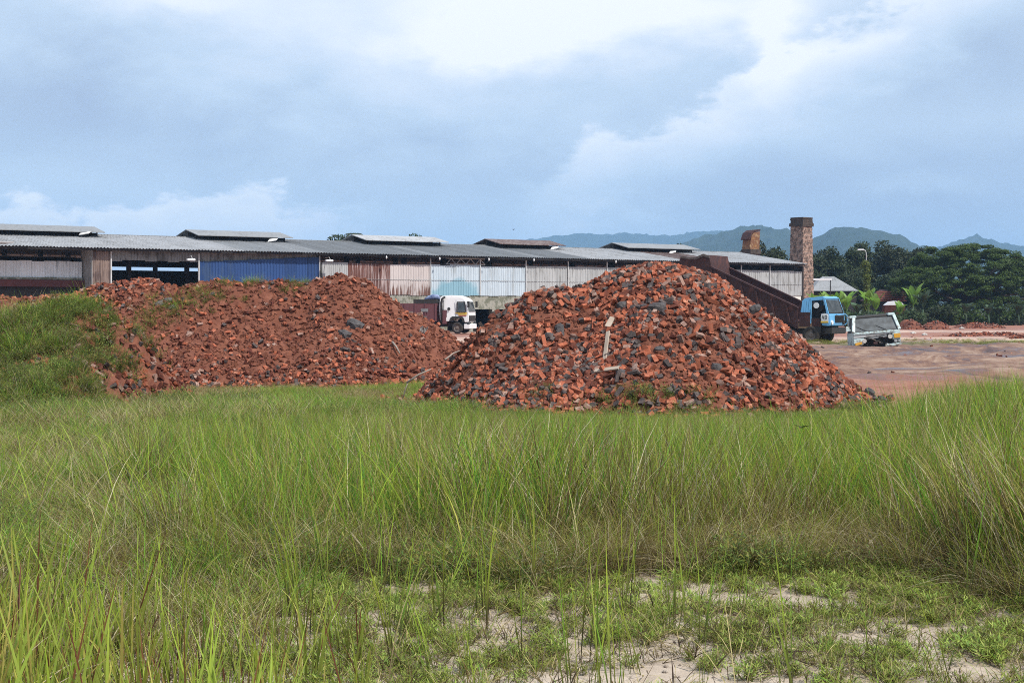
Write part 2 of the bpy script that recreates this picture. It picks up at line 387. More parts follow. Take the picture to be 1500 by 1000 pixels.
# ------------------------------------------------------------------ the long brickworks shed
AX = Vector((.827, .5625)); AX.normalize(); NN = Vector((AX.y, -AX.x)); TH = math.atan2(AX.y, AX.x)
P0 = Vector((-36.7, 109.3))
def U(px, v=0.0):
    k = (px-750)/F; q = P0 - NN*v
    return (k*q.y - q.x)/(AX.x - k*AX.y)
def Zat(py, u, v=0.0):
    q = P0 + AX*u - NN*v
    return WZ(py, q.y)
shed = empty('warehouse', (P0.x, P0.y, 0), TH, label='long low metal roofed brickworks shed stretching behind both rubble heaps', cat='warehouse')
UL, UR = -34.0, U(1183)
EAVE, RIDGE, WD = 6.5, 7.95, 10.0
WV = .7                                        # wall plane behind the eave
def ribbed(w, h, n, d, mat, name):             # upright ribbed sheet, local x = width, z = height, faces -y
    mb = MB(); xs_ = []
    for i in range(n):
        a = i*w/n; q = w/n
        xs_ += [(a, 0), (a+q*.28, 0), (a+q*.40, -d), (a+q*.78, -d), (a+q*.90, 0)]
    xs_.append((w, 0))
    k = len(xs_)
    vs = [(x, y, 0) for x, y in xs_]+[(x, y, h) for x, y in xs_]+[(x, y+.02, 0) for x, y in xs_]+[(x, y+.02, h) for x, y in xs_]
    fs = [(i, i+1, k+i+1, k+i) for i in range(k-1)]+[(2*k+i+1, 2*k+i, 3*k+i, 3*k+i+1) for i in range(k-1)]
    fs += [(k+i, k+i+1, 3*k+i+1, 3*k+i) for i in range(k-1)]
    mb.add(vs, fs); return mb.mesh(name, mat)
sheet_cache = {}
def sheets(u0, u1, z0, z1, mat, v=WV, w=.95, name='wall_sheet', ztop=None, jit=.05):
    n = max(1, round((u1-u0)/w)); w = (u1-u0)/n
    for i in range(n):
        zt = z1 if ztop is None else z1+(ztop-z1)*(i+.5)/n
        zb = z0 + random.uniform(-jit, jit); zt = zt + random.uniform(-jit, jit)*.6
        key = (mat.name,)
        if key not in sheet_cache: sheet_cache[key] = ribbed(1, 1, 4, .035, mat, name)
        link(name, sheet_cache[key], shed, (u0+i*w, v-(i%2)*.02+random.uniform(-.006,.006), zb), (random.uniform(-.006,.006), 0, 0), (w*1.02, 1, zt-zb))
def part(mb, name, mat, **k): return mb.build(name, mat, shed, **k)
# front wall bays, left to right
ua = U(120, 2.6)
sheets(UL, ua, 4.32, 5.55, M['wall_pale'], v=2.6)
mb = MB(); mb.box(UL, ua, 2.45, 2.7, 4.16, 4.32); part(mb, 'ledge', M['concrete'])
mb = MB(); mb.box(UL, ua+.3, 2.3, 2.5, 3.62, 4.14); part(mb, 'kerb_beam', M['rail_red'])
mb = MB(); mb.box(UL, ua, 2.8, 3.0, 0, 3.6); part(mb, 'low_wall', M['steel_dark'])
ub = U(140); uc = U(167)
mb = MB(); mb.add([(ub, WV, 0), (ub, 3.2, 0), (ub, 3.2, 6.5), (ub, WV, 6.35), (ub-.05, WV, 0), (ub-.05, 3.2, 0), (ub-.05, 3.2, 6.5), (ub-.05, WV, 6.35)],
                  [(0,1,2,3),(7,6,5,4),(0,3,7,4),(3,2,6,7)]); part(mb, 'return_wall', M['wall_grey'])
sheets(ub, uc, 0.5, 6.3, M['wall_shabby'], w=.7)
ud = U(296); ue = U(473)
sheets(uc, U(470), 5.62, 6.38, M['fascia'], v=WV+.12, w=.9, name='fascia_sheet')
sheets(ud, ue, 2.2, 5.62, M['wall_blue'], ztop=6.2, w=1.05)
uf = U(515); ug = U(577); uh = U(636); ui = U(776)
sheets(ue+.25, uf, 3.2, 5.78, M['wall_grey'])
sheets(uf, ug, 2.2, 5.75, M['wall_rust'])
sheets(ug, uh, 3.15, 5.72, M['wall_pink'])
sheets(uh, U(709), 3.15, 5.75, M['wall_teal'], w=1.0)
sheets(U(709), ui, 3.15, 5.72, M['wall_white'], w=1.0)
UW = U(1175, WV)
sheets(ui, UW, 3.3, 5.8, M['wall_grey'], w=1.15)
mb = MB(); mb.box(ue+.2, U(1060), WV+.03, WV+.28, 1.95, 3.25); part(mb, 'low_wall', M['concrete'])
mb = MB(); mb.box(U(1060), UW, WV+.03, WV+.28, 0, 3.4); part(mb, 'low_wall', M['limewash'])
for px in np.arange(505, 1060, 38):            # piers under the concrete band, dark mouths between
    mb = MB(); u = U(px); mb.box(u-.35, u+.35, WV+.05, WV+.6, 0, 1.95); part(mb, 'pier', M['concrete'])
for px in (473, 636, 709, 776, 838, 895, 950, 1005, 1060, 1092, 1134):
    mb = MB(); u = U(px); mb.box(u-.035, u+.035, WV-.16, WV-.06, 1.9 if px in (473,) else 3.2, 6.3); part(mb, 'post', M['post_white'])
for px in (167, 296):
    mb = MB(); u = U(px); mb.box(u-.05, u+.05, WV-.12, WV, 3.0, 6.3); part(mb, 'post', M['post_white'])
mb = MB(); mb.box(UW-.1, UW+.12, WV-.1, WV+.2, 0, 6.3); part(mb, 'post', M['steel_dark'])
mb = MB(); mb.box(ue, UW, WV-.075, WV-.045, 4.43, 4.455); part(mb, 'wall_rail', M['wall_grey'])
# eave lattice beams, one per bay
tm = MB()
tm.box(0, 4.0, -.04, .04, .50, .57); tm.box(0, 4.0, -.04, .04, 0, .06)
for k in range(4): tm.bar((k, 0, .04), (k+.5, 0, .52), .045); tm.bar((k+.5, 0, .52), (k+1, 0, .04), .045)
tme = tm.mesh('lattice_beam', M['steel_dark'])
tml = tm.mesh('lattice_beam', M['post_white'])
u = U(478)
while u < UW-4:
    link('lattice_beam', tml if 8 < u-U(478) < 14 else tme, shed, (u, WV+.2, 5.8)); u += 4.0
u = UL
while u < ub-4.2:
    link('lattice_beam', tme, shed, (u, WV+.8, 5.8)); u += 4.0
# inside: columns, back wall with a slot of daylight, floor, end walls
for i in range(24):
    for v in (7.0, 14.0):
        uu = UL+2+i*4.9
        if uu < UW-1:
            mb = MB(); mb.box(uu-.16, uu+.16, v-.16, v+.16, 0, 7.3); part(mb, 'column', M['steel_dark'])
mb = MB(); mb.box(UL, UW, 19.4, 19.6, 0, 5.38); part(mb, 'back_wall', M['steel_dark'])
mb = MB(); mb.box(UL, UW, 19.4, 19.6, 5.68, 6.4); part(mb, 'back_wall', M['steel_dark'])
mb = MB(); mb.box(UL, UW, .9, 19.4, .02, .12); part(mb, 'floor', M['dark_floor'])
mb = MB(); mb.add([(UW-.2, .9, 0), (UW-.2, 19.4, 0), (UW-.2, 19.4, 6.35), (UW-.2, 10, 7.7), (UW-.2, .9, 6.35), (UW-.1, .9, 0), (UW-.1, 19.4, 0), (UW-.1, 19.4, 6.35), (UW-.1, 10, 7.7), (UW-.1, .9, 6.35)],
       [(0,1,2,3,4),(9,8,7,6,5),(0,5,6,1),(1,6,7,2),(2,7,8,3),(3,8,9,4)]); part(mb, 'end_wall', M['fascia'])
# roof sheets, front slope one by one; tones change where newer sheets were laid
slope = math.atan2(RIDGE-EAVE, WD); SL = math.hypot(RIDGE-EAVE, WD)
roof_me = {k: ribbed(1, 1, 4, .05, M[k], 'roof_sheet') for k in ('zinc_light', 'zinc_mid', 'zinc_dark', 'zinc_rust')}
u = UL; bounds = [(U(180), 'zinc_light'), (U(358), 'zinc_light'), (U(474), 'zinc_mid'), (U(864), 'zinc_dark'), (U(1010), 'zinc_light'), (U(1058), 'zinc_rust'), (999, 'zinc_light')]
while u < UR-.3:
    w = min(1.0, UR-u); k = next(b for a, b in bounds if u < a)
    if random.random() < .06: k = 'zinc_mid'
    link('roof_sheet', roof_me[k], shed, (u, random.uniform(-.05,.05), EAVE+(int(u)%2)*.015), (-(math.pi/2-slope), 0, 0), (w*1.03, 1, SL), )
    u += w
mb = MB(); mb.add([(UL, WD, RIDGE), (UR, WD, RIDGE), (UR, 20.4, EAVE-.02), (UL, 20.4, EAVE-.02), (UL, WD, RIDGE-.05), (UR, WD, RIDGE-.05), (UR, 20.4, EAVE-.07), (UL, 20.4, EAVE-.07)],
       [(0,1,2,3),(7,6,5,4),(0,4,5,1),(1,5,6,2),(2,6,7,3),(3,7,4,0)]); part(mb, 'rear_roof', M['zinc_mid'])
mb = MB(); mb.box(UL, UR, WD-.25, WD+.25, RIDGE+.02, RIDGE+.08); part(mb, 'ridge_cap', M['zinc_mid'])
mb = MB(); mb.box(UL, UR-.2, .12, .24, EAVE-.16, EAVE-.03); part(mb, 'eave_beam', M['steel_dark'])
for v in (3, 6, 9):
    mb = MB(); mb.box(UL, UR-.3, v-.05, v+.05, EAVE+v*math.tan(slope)-.17, EAVE+v*math.tan(slope)-.06); part(mb, 'purlin', M['steel_dark'])
# raised ridge vents
def vent(u0, u1, mat):
    w, ez, rz = 2.6, RIDGE+.12, RIDGE+.68
    r = None
    for sgn, nm in ((-1, 'vent_roof'), (1, 'vent_roof')):
        mb = MB(); y0 = WD; y1 = WD+sgn*w
        mb.add([(u0, y0, rz), (u1, y0, rz), (u1, y1, ez), (u0, y1, ez), (u0, y0, rz-.06), (u1, y0, rz-.06), (u1, y1, ez-.06), (u0, y1, ez-.06)],
               [(0,1,2,3),(7,6,5,4),(0,4,5,1),(1,5,6,2),(2,6,7,3),(3,7,4,0)]); o = part(mb, nm, mat)
    n = int((u1-u0)/2.2)
    for i in range(n+1):
        for sgn in (-1, 1):
            mb = MB(); uu = u0+.3+(u1-u0-.6)*i/n; yy = WD+sgn*1.5
            mb.box(uu-.05, uu+.05, yy-.05, yy+.05, RIDGE-.25, ez+.15); part(mb, 'vent_post', M['steel_dark'])
    mb = MB(); mb.box(u0+.2, u1-.2, WD-.08, WD+.08, RIDGE+.08, rz-.1); part(mb, 'vent_beam', M['steel_dark'])
    mb = MB(); mb.box(u0+.25, u1-.25, WD-1.35, WD-1.25, RIDGE-.1, ez-.02); part(mb, 'vent_gap_shade', M['steel_dark'])  # solid dark strip standing in for the shade in the open vent gap
rv = WD
for a, b, m in ((-60, 138, 'zinc_mid'), (272, 410, 'zinc_mid'), (515, 636, 'zinc_light'), (710, 806, 'zinc_rust'), (896, 1002, 'zinc_mid')):
    vent(U(a, rv), U(b, rv), M[m])
for px, py in ((124, 342), (399, 352.5), (812, 364), (985, 370)):
    v = WD-2.6; u = U(px, v); z = Zat(py, u, v)
    mb = MB(); mb.add([(u-.45, v, z-.1), (u+.35, v-.1, z+.05), (u+.5, v, z+.2), (u-.2, v+.1, z+.14), (u-.45, v+.1, z-.16), (u+.35, v+.1, z-.02)], [(0,1,2,3),(4,5,2,3),(0,1,5,4)])
    part(mb, 'loose_flashing', M['lamp_white'])
for px, py in ((280, 380.5), (482, 382)):      # lamps on short arms
    u = U(px); z = Zat(py, u); o = MB(); o.tube([(u, WV, z+.25), (u+.1, WV-.5, z+.3), (u, WV-.9, z+.12)], [.025]*3, 6); arm = part(o, 'lamp_arm', M['post_white'])
    o = MB(); o.box(u-.45, u+.2, WV-1.1, WV-.8, z-.08, z+.08)
    o.build('lamp_head', M['lamp_white'], arm, bevel=.03)
bul = MB(); bul.tube([(0,0,-.16), (0,0,-.06), (0,0,.04), (0,0,.1)], [.03,.07,.06,.02], 8); bulm = bul.mesh('eave_bulb', M['lamp_white'], smooth=True)
for px, py in ((566,376.5),(644,378.5),(716,379.5),(782,380.5),(902,383)):
    u = U(px, -.1); link('eave_bulb', bulm, shed, (u, -.12, Zat(py, u, -.1)))
# canopy edge on the far left
mb = MB(); ux = U(15, -1.5); z = Zat(354.5, ux, -1.5); mb.box(UL, ux, -2.4, -.2, z-.1, z); part(mb, 'canopy', M['zinc_light'])

# ------------------------------------------------------------------ chimneys
def brick_wall_mat(name, c1, c2, mortar, sc=1.0, soot=None):
    m, nt, bs = newmat(name); v = coords(nt)
    b = nt.nodes.new('ShaderNodeTexBrick'); nt.links.new(v, b.inputs['Vector'])
    g = nt.nodes.new('ShaderNodeNewGeometry')
    sep = nt.nodes.new('ShaderNodeSeparateXYZ'); nt.links.new(v, sep.inputs[0])
    comb = nt.nodes.new('ShaderNodeCombineXYZ')
    nt.links.new((S(sep.outputs[0])+S(sep.outputs[1])).v, comb.inputs[0]); nt.links.new(sep.outputs[2], comb.inputs[1]); nt.links.new(comb.outputs[0], b.inputs['Vector'])
    b.inputs['Color1'].default_value = (*c1, 1); b.inputs['Color2'].default_value = (*c2, 1); b.inputs['Mortar'].default_value = (*mortar, 1)
    b.inputs['Scale'].default_value = sc; b.inputs['Brick Width'].default_value = .34; b.inputs['Row Height'].default_value = .15; b.inputs['Mortar Size'].default_value = .018
    f = noise(v, 2.4, 6, .75)
    col = mixc(sstep(f, .44, .56)*.85, b.outputs['Color'], (.055,.038,.032))
    f2 = noise(v, 5.0, 4, .7)
    col = mixc(sstep(f2, .54, .62)*.7, col, (.42,.30,.23))
    nt.links.new(col, bs.inputs['Base Color']); bs.inputs['Roughness'].default_value = .95
    bump(nt, bs, S(b.outputs['Fac'])*-1.0 + f, .8, .05)
    return m
M['chimney_brick'] = brick_wall_mat('chimney_brick', (.46,.29,.22), (.34,.19,.14), (.40,.32,.27))
M['chimney_soot'] = simple('sooty_brick', (.035,.028,.025), (.10,.075,.062), 3, .95, bmp=.9, bdist=.05)
M['kiln_ochre'] = simple('kiln_ochre', (.34,.19,.075), (.17,.075,.04), 1.4, .9, c3=(.46,.34,.19), bmp=.6, bdist=.04)
def course_stack(mb, w0, w1, z0, z1, step, jit, m=0):
    n = int((z1-z0)/step)
    for i in range(n):
        a = i/n; w = w0+(w1-w0)*a; z = z0+(z1-z0)*a
        j = [random.uniform(-jit, jit) for _ in range(4)]
        mb.box(-w/2+j[0], w/2+j[1], -w/2+j[2], w/2+j[3], z, z+(z1-z0)/n-.004, m)
cy = 163.0; cx = WX(1174, cy)
ch = empty('chimney', (cx, cy, 0), TH+.12, label='tall tapered brick chimney at the right end of the long shed', cat='chimney')
mb = MB(); course_stack(mb, 1.98, 1.62, 0, 10.75, .15, .022); mb.build('shaft', M['chimney_brick'], ch)
mb = MB(); course_stack(mb, 1.86, 1.92, 10.75, 11.1, .12, .03); course_stack(mb, 1.66, 1.62, 11.1, 11.72, .15, .04); mb.build('crown', M['chimney_soot'], ch)
cy = 185.0; cx = WX(1100, cy)
kc = empty('chimney', (cx, cy, 0), TH, label='short broken kiln chimney with ochre top left of the tall one', cat='chimney')
mb = MB(); course_stack(mb, 1.55, 1.5, 0, 8.6, .2, .02); mb.build('base', M['rust_red'], kc)
mb = MB(); mb.box(-.85, .85, -.85, .85, 8.6, 9.15); mb.build('collar', M['chimney_soot'], kc)
mb = MB(); mb.prism([(-.78, 9.15), (.72, 9.15), (.80, 11.1), (.82, 11.35), (.1, 11.25), (-.3, 11.1), (-.6, 10.6), (-.74, 9.9)], -.7, .7); mb.build('top', M['kiln_ochre'], kc)
mb = MB(); mb.prism([(-.9, 10.3), (-.5, 11.05), (0, 11.3), (.86, 11.42), (.86, 11.6), (-.05, 11.5), (-.6, 11.2), (-1.0, 10.4)], -.75, .75); mb.build('hood', M['rust_red'], kc)

# ------------------------------------------------------------------ trees
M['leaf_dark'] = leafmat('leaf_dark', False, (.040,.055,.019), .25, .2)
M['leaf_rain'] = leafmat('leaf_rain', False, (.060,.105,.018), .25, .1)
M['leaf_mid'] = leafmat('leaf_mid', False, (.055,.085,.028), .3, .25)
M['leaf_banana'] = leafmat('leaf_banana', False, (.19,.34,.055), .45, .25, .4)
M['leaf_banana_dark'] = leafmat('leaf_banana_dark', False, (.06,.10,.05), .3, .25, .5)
M['leaf_vine'] = leafmat('leaf_vine', False, (.13,.15,.03), .35, .2)
M['bark'] = simple('bark', (.075,.055,.042), (.12,.10,.08), 3, .95, stretch=(1,1,.3))
def leaves_mesh(name, centres, radii, n, size, mat, seed, flat=.6, up=.4):
    r = np.random.default_rng(seed); k = r.integers(0, len(centres), n)
    d = r.normal(size=(n, 3)); d /= np.linalg.norm(d, axis=1)[:, None]; rad = r.uniform(.35, 1.0, n)**.6
    p = centres[k] + d*rad[:, None]*radii[k][:, None]*np.array([1, 1, flat])
    a = r.normal(size=(n, 3)); a[:, 2] *= .6; a /= np.linalg.norm(a, axis=1)[:, None]
    b = np.cross(a, d + np.array([0, 0, up]) + r.normal(size=(n, 3))*.5); b /= np.linalg.norm(b, axis=1)[:, None]+1e-9
    s = size*r.uniform(.6, 1.4, n)[:, None]
    v = np.stack([p-a*s, p-b*s*.45, p+a*s, p+b*s*.45], 1).reshape(-1, 3)
    return np_mesh(name, v, np.arange(n*4).reshape(-1, 4), mat)
def trunk_mb(h, r, limbs, rs, lean=0):
    mb = MB(); top = (lean, 0, h)
    mb.tube([(0,0,-.1), (lean*.2, .05, h*.35), (lean*.6, -.05, h*.7), top], [r*1.25, r, r*.8, r*.5], 8)
    for l in limbs:
        s = rs.uniform(.45, .95); b = Vector((lean*s, 0, h*s)); e = Vector(l)
        mid = b.lerp(e, .5)+Vector((0,0,.1*h*rs.uniform(-.3,1)))
        mb.tube([b, mid, e], [r*.5, r*.32, r*.12], 6)
    return mb
def tree_protos(kind, seed, h, w, nc, nl, size, mat, base=.3, flat=.7):
    r = np.random.default_rng(seed); rs = random.Random(seed)
    c = []
    while len(c) < nc:
        q = r.uniform(-1, 1, 3)
        if np.linalg.norm(q) < 1 and np.linalg.norm(q) > .35:
            c.append((q[0]*w/2*.85, q[1]*w/2*.85, h*(base+(1-base)*(.5+.5*q[2]*.85))))
    c = np.array(c); rad = r.uniform(.12, .24, nc)*w
    cm = leaves_mesh('crown', c, rad, nl, size, mat, seed+1, flat)
    tm = trunk_mb(h*.75, h*.028, [tuple(c[i]) for i in range(0, nc, 3)], rs).mesh('trunk', M['bark'], smooth=True)
    return cm, tm
tp = [tree_protos('t', 100+i, 10, 7.5, 24, 9000, .22, M['leaf_dark'], .18, .8) for i in range(4)]
tp2 = [tree_protos('t', 140+i, 10, 8.0, 20, 7000, .22, M['leaf_mid'], .2, .75) for i in range(2)]
def tree(px, py, Y, label, w=1.0, proto=None, group=None, name='tree', cat='tree', rz=None):
    h = WZ(py, Y)/9.9; cm, tm = proto or random.choice(tp)
    t = empty(name, (WX(px, Y), Y, 0), random.uniform(0, 6.28) if rz is None else rz, label=label, cat=cat, group=group)
    s = (h*w, h*w, h)
    link('crown', cm, t, scale=s); link('trunk', tm, t, scale=s)
    return t
G = 'dark trees behind the yard'
wood = [(1118,350,225,.8,'dark bushy tree between the broken kiln chimney and the tall chimney'),
 (1143,366,222,.7,'low dark tree touching the left side of the tall chimney'),
 (1098,372,228,.7,'dark low tree directly behind the broken ochre kiln chimney'),
 (1200,357,230,.8,'dark tree rising just right of the tall brick chimney'),
 (1222,363,236,.9,'dark round tree behind the grey house roof'),
 (1246,364,228,.8,'dark tree left of the vine covered lamp post'),
 (1270,352,232,.8,'peaked dark tree directly behind the vine covered lamp post'),
 (1297,347,235,.8,'tallest dark tree of the row, with a ragged open top'),
 (1322,356,230,.9,'dark tree left of the rain tree, behind the banana clump'),
 (1345,361,233,.8,'dark tree whose top shows above the left edge of the rain tree'),
 (1190,392,215,.9,'low dark tree behind the white roof edge beside the chimney'),
 (1255,395,212,1.0,'low dark tree behind the grey house and lamp post'),
 (1305,392,212,1.0,'low dark tree above the red roofed hut'),
 (1232,402,208,1.0,'low dark bush tree right above the grey house roof')]
for i, (px, py, Y, w, lb) in enumerate(wood): tree(px, py, Y, lb, w, tp[i%4], G)
tree(475, 339, 200, 'round dark treetop showing above the second roof vent gap', .9, tp[0], 'treetops beyond the shed roof')
tree(620, 344, 200, 'flat dark treetop above the third roof vent', .75, tp2[0], 'treetops beyond the shed roof')
tree(1004, 356, 205, 'small dark treetop above the shed roof left of the rusty tipping body', .55, tp[2], 'treetops beyond the shed roof')
# slender palm seen over the shed roof
pt = empty('palm_tree', (WX(517, 190), 190, 0), 0, label='small palm crown peeping over the shed roof beside the third vent', cat='palm tree')
mb = MB(); ph = WZ(345, 190); mb.tube([(0,0,0), (.2,0,ph*.5), (.1,0,ph)], [.22,.17,.13], 8); mb.build('trunk', M['bark'], pt, smooth=True)
for k in range(11):
    a = k*2.4; mb = MB(); L = 1.5
    pts = [Vector((.1+math.cos(a)*L*t, math.sin(a)*L*t, ph+.45*math.sin(t*2.6)-.5*t*t)) for t in np.linspace(0, 1, 6)]
    for i in range(5):
        d = (pts[i+1]-pts[i]).normalized(); sd = d.cross(Vector((0,0,1))).normalized()
        for q in (-1, 1):
            b = pts[i]; mb.add([b, b+d*.18, b+sd*q*.35+d*.30-Vector((0,0,.12))], [(0,1,2)])
            b = pts[i]+d*.15; mb.add([b, b+d*.16, b+sd*q*.32+d*.30-Vector((0,0,.12))], [(0,1,2)])
    mb.build('frond', M['leaf_dark'], pt)
# rain tree: flat layered dome
def rain_tree():
    Y = 196; t = empty('rain_tree', (WX(1418, Y), Y, 0), 0, label='huge spreading rain tree with layered dome crown at the right edge', cat='tree')
    r = np.random.default_rng(5); c = []; rad = []
    R, Hh = 10.4, WZ(360, Y)
    n = 0
    while n < 620:
        q = r.uniform(-1, 1, 2)
        d = np.linalg.norm(q)
        if d > 1: continue
        lay = r.choice([0, 0, 0, 1, 1, 2, 3, 4, 5])
        zt = Hh*(1 - .58*d**2.6) + .5*math.sin(q[0]*9)*math.sin(q[1]*7+1)
        z = zt - lay*1.1*r.uniform(.8, 1.15) - .25 + r.normal()*.12
        if z < 2.0: continue
        c.append((q[0]*R, q[1]*R*.8, z)); rad.append(r.uniform(.5, 1.15)); n += 1
    c = np.array(c); rad = np.array(rad)
    link('crown', leaves_mesh('crown', c, rad, 170000, .12, M['leaf_rain'], 6, .42, 1.2), t)
    limbs = [tuple(c[i]) for i in range(0, 620, 25)]
    trunk_mb(4.2, .45, limbs, random.Random(3)).build('trunk', M['bark'], t, smooth=True)
rain_tree()
# undergrowth below the trees
def bush(px, Y, w, h, label, mat, group='bushes under the trees', n=2500, size=.16):
    r = np.random.default_rng(int(px)); t = empty('bush', (WX(px, Y), Y, 0), 0, label=label, cat='bush', group=group)
    c = np.stack([r.uniform(-.4, .4, 14)*w, r.uniform(-.3, .3, 14)*w, r.uniform(.15, .8, 14)*h], 1)
    link('foliage', leaves_mesh('foliage', c, np.full(14, w*.2), n, size, mat, int(px)+1, .8), t)
    mb = MB()
    for k in range(5): mb.tube([(0,0,0), tuple(c[k]*.5), tuple(c[k])], [.05,.04,.015], 5)
    mb.build('stem', M['bark'], t)
    return t
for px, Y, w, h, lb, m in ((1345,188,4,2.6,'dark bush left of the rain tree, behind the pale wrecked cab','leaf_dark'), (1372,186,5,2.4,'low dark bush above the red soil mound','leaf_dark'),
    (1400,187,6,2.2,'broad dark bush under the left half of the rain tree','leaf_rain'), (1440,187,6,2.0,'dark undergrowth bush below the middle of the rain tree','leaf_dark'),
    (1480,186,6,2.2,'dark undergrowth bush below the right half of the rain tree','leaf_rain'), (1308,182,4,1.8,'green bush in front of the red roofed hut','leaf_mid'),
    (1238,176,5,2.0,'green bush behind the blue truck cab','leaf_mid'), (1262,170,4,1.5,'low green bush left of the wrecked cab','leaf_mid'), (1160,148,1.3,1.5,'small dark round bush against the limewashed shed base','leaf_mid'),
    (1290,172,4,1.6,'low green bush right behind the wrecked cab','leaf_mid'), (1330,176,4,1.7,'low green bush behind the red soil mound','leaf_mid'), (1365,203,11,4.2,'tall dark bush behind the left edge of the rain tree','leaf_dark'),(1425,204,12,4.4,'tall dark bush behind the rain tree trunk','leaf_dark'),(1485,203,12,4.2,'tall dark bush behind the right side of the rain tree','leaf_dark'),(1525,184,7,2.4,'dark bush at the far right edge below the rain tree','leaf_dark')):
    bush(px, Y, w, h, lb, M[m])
# banana plants
def banana_leaf(L, W, droop, seed, tear=0):
    mb = MB(); rs = random.Random(seed); n = 9; rows = []
    for i in range(n+1):
        t = i/n; s = max(0, (t-.14)/.86)
        wd = W*(math.sin(math.pi*min(1, s**.8)))**.7 if s > 0 else .02
        if t > .99: wd = .01
        x = L*t*math.cos(droop*t*.8); z = L*(t - droop*.35*t*t*t)
        x = L*t*(.18+droop*.5*t); zc = .06*wd
        rows.append([(x-zc, -wd/2, z+wd*.12), (x, 0, z), (x-zc, wd/2, z+wd*.12)])
    vs = [p for r_ in rows for p in r_]
    mb.add(vs, [(i*3+k, i*3+k+1, i*3+k+4, i*3+k+3) for i in range(n) for k in range(2)])
    return mb
def banana(px, py, Y, label, mat, nleaf=8, seed=1, droop=(.2, 1.3), lw=.55):
    rs = random.Random(seed); H = WZ(py, Y); t = empty('banana_plant', (WX(px, Y), Y, 0), 0, label=label, cat='banana plant', group='banana plants beyond the trucks')
    sh = H*.38
    mb = MB(); mb.tube([(0,0,-.05), (.03,0,sh*.5), (0,0,sh)], [.16,.13,.08], 9); mb.build('stem', M['leaf_banana_dark'], t, smooth=True)
    for k in range(nleaf):
        d = rs.uniform(*droop); L = (H-sh)*rs.uniform(.75, 1.02)*(1.0 if d < .5 else .95)
        o = banana_leaf(L, lw*rs.uniform(.75, 1.15), d, seed*10+k).build('leaf', mat, t, loc=(0,0,sh*.95), rot=(0, 0, k*2.4+rs.uniform(-.4,.4)), smooth=True)
BA = [(1272,404+8,168,'banana plant with upright bright leaves behind the gap between blue truck and wreck','leaf_banana',9,(.15,.9)),
 (1283,418,166,'banana plant with one tall pale leaf above the wrecked cab','leaf_banana',8,(.1,1.2)),
 (1196,416,158,'banana plant with a bright leaf against the chimney foot','leaf_banana',6,(.3,.9)),
 (1212,419,160,'banana plant left of centre in the clump behind the blue cab','leaf_banana',7,(.3,1.1)),
 (1226,417,160,'banana plant in the middle of the clump behind the blue cab','leaf_banana',7,(.3,1.0)),
 (1240,415,162,'banana plant at the right of the clump behind the blue cab','leaf_banana',7,(.4,1.2)),
 (1256,430,164,'drooping banana plant right beside the blue cab roof','leaf_banana_dark',7,(.8,1.6)),
 (1338,404,180,'tall banana plant at the left edge of the rain tree','leaf_banana',9,(.2,1.0)),
 (1352,415,178,'banana plant with ragged leaves before the rain tree','leaf_banana_dark',8,(.4,1.2)),
 (1318,436,174,'short banana plant right of the red roofed hut','leaf_banana',7,(.3,1.2)),
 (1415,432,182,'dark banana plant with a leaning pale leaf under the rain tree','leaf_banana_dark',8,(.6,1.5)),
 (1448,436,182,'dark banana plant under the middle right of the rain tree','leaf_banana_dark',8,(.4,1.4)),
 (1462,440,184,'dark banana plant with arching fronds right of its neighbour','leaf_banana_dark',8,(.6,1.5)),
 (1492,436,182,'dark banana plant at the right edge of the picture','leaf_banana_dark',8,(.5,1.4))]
for i, (px, py, Y, lb, m, n, dr) in enumerate(BA): banana(px, py, Y, lb, M[m], n, i+3, dr, .85)

# street lamp overgrown with creeper
Y = 176; sp = empty('street_lamp', (WX(1269, Y), Y, 0), 0, label='street lamp whose pole is wrapped in yellow green creeper', cat='street lamp')
zt = WZ(366, Y); mb = MB(); mb.tube([(0,0,0), (0,0,zt-.4), (-.1,0,zt-.08), (-.35,0,zt)], [.11,.06,.05,.05], 8); mb.build('pole', M['post_white'], sp, smooth=True)
mb = MB(); mb.box(-1.0, -.3, -.14, .14, zt-.06, zt+.1); mb.build('lamp_head', M['lamp_white'], sp, bevel=.03)
r = np.random.default_rng(3); nz = 40; c = np.stack([r.normal(0, .12, nz), r.normal(0, .12, nz), np.linspace(1.6, WZ(385, Y), nz)], 1)
link('creeper', leaves_mesh('creeper', c, np.full(nz, .36)*r.uniform(.7, 1.25, nz), 2600, .13, M['leaf_vine'], 4, .9), sp)

# houses beyond
def house(px0, px1, ye, yr, Y, dep, wallm, roofm, label, name='house', z_wall=None):
    t = empty(name, (WX((px0+px1)/2, Y), Y, 0), 0, label=label, cat='house'); w = WX(px1, Y)-WX(px0, Y); ze = WZ(ye, Y); zr = WZ(yr, Y)
    mb = MB(); mb.box(-w/2+.3, w/2-.3, .3, dep-.3, 0, ze); mb.build('wall', wallm, t)
    mb = MB(); mb.add([(-w/2,0,ze),(w/2,0,ze),(w/2,dep,ze),(-w/2,dep,ze),(-w/2*.25,dep/2,zr),(w/2*.25,dep/2,zr)], [(0,1,5,4),(1,2,5),(2,3,4,5),(3,0,4),(0,3,2,1)]); mb.build('roof', roofm, t)
    mb = MB(); mb.box(-w*.1, w*.1, .26, .34, .2, ze*.7); mb.build('doorway', M['steel_dark'], t)
    return t
house(1188, 1258, 426, 404, 192, 8, M['steel_dark'], M['zinc_mid'], 'house with a grey hipped roof behind the banana clump')
hut = house(1277, 1332, 440, 424, 196, 7, M['steel_dark'], M['rust_red'], 'low hut with red roof behind the banana plants', 'hut')
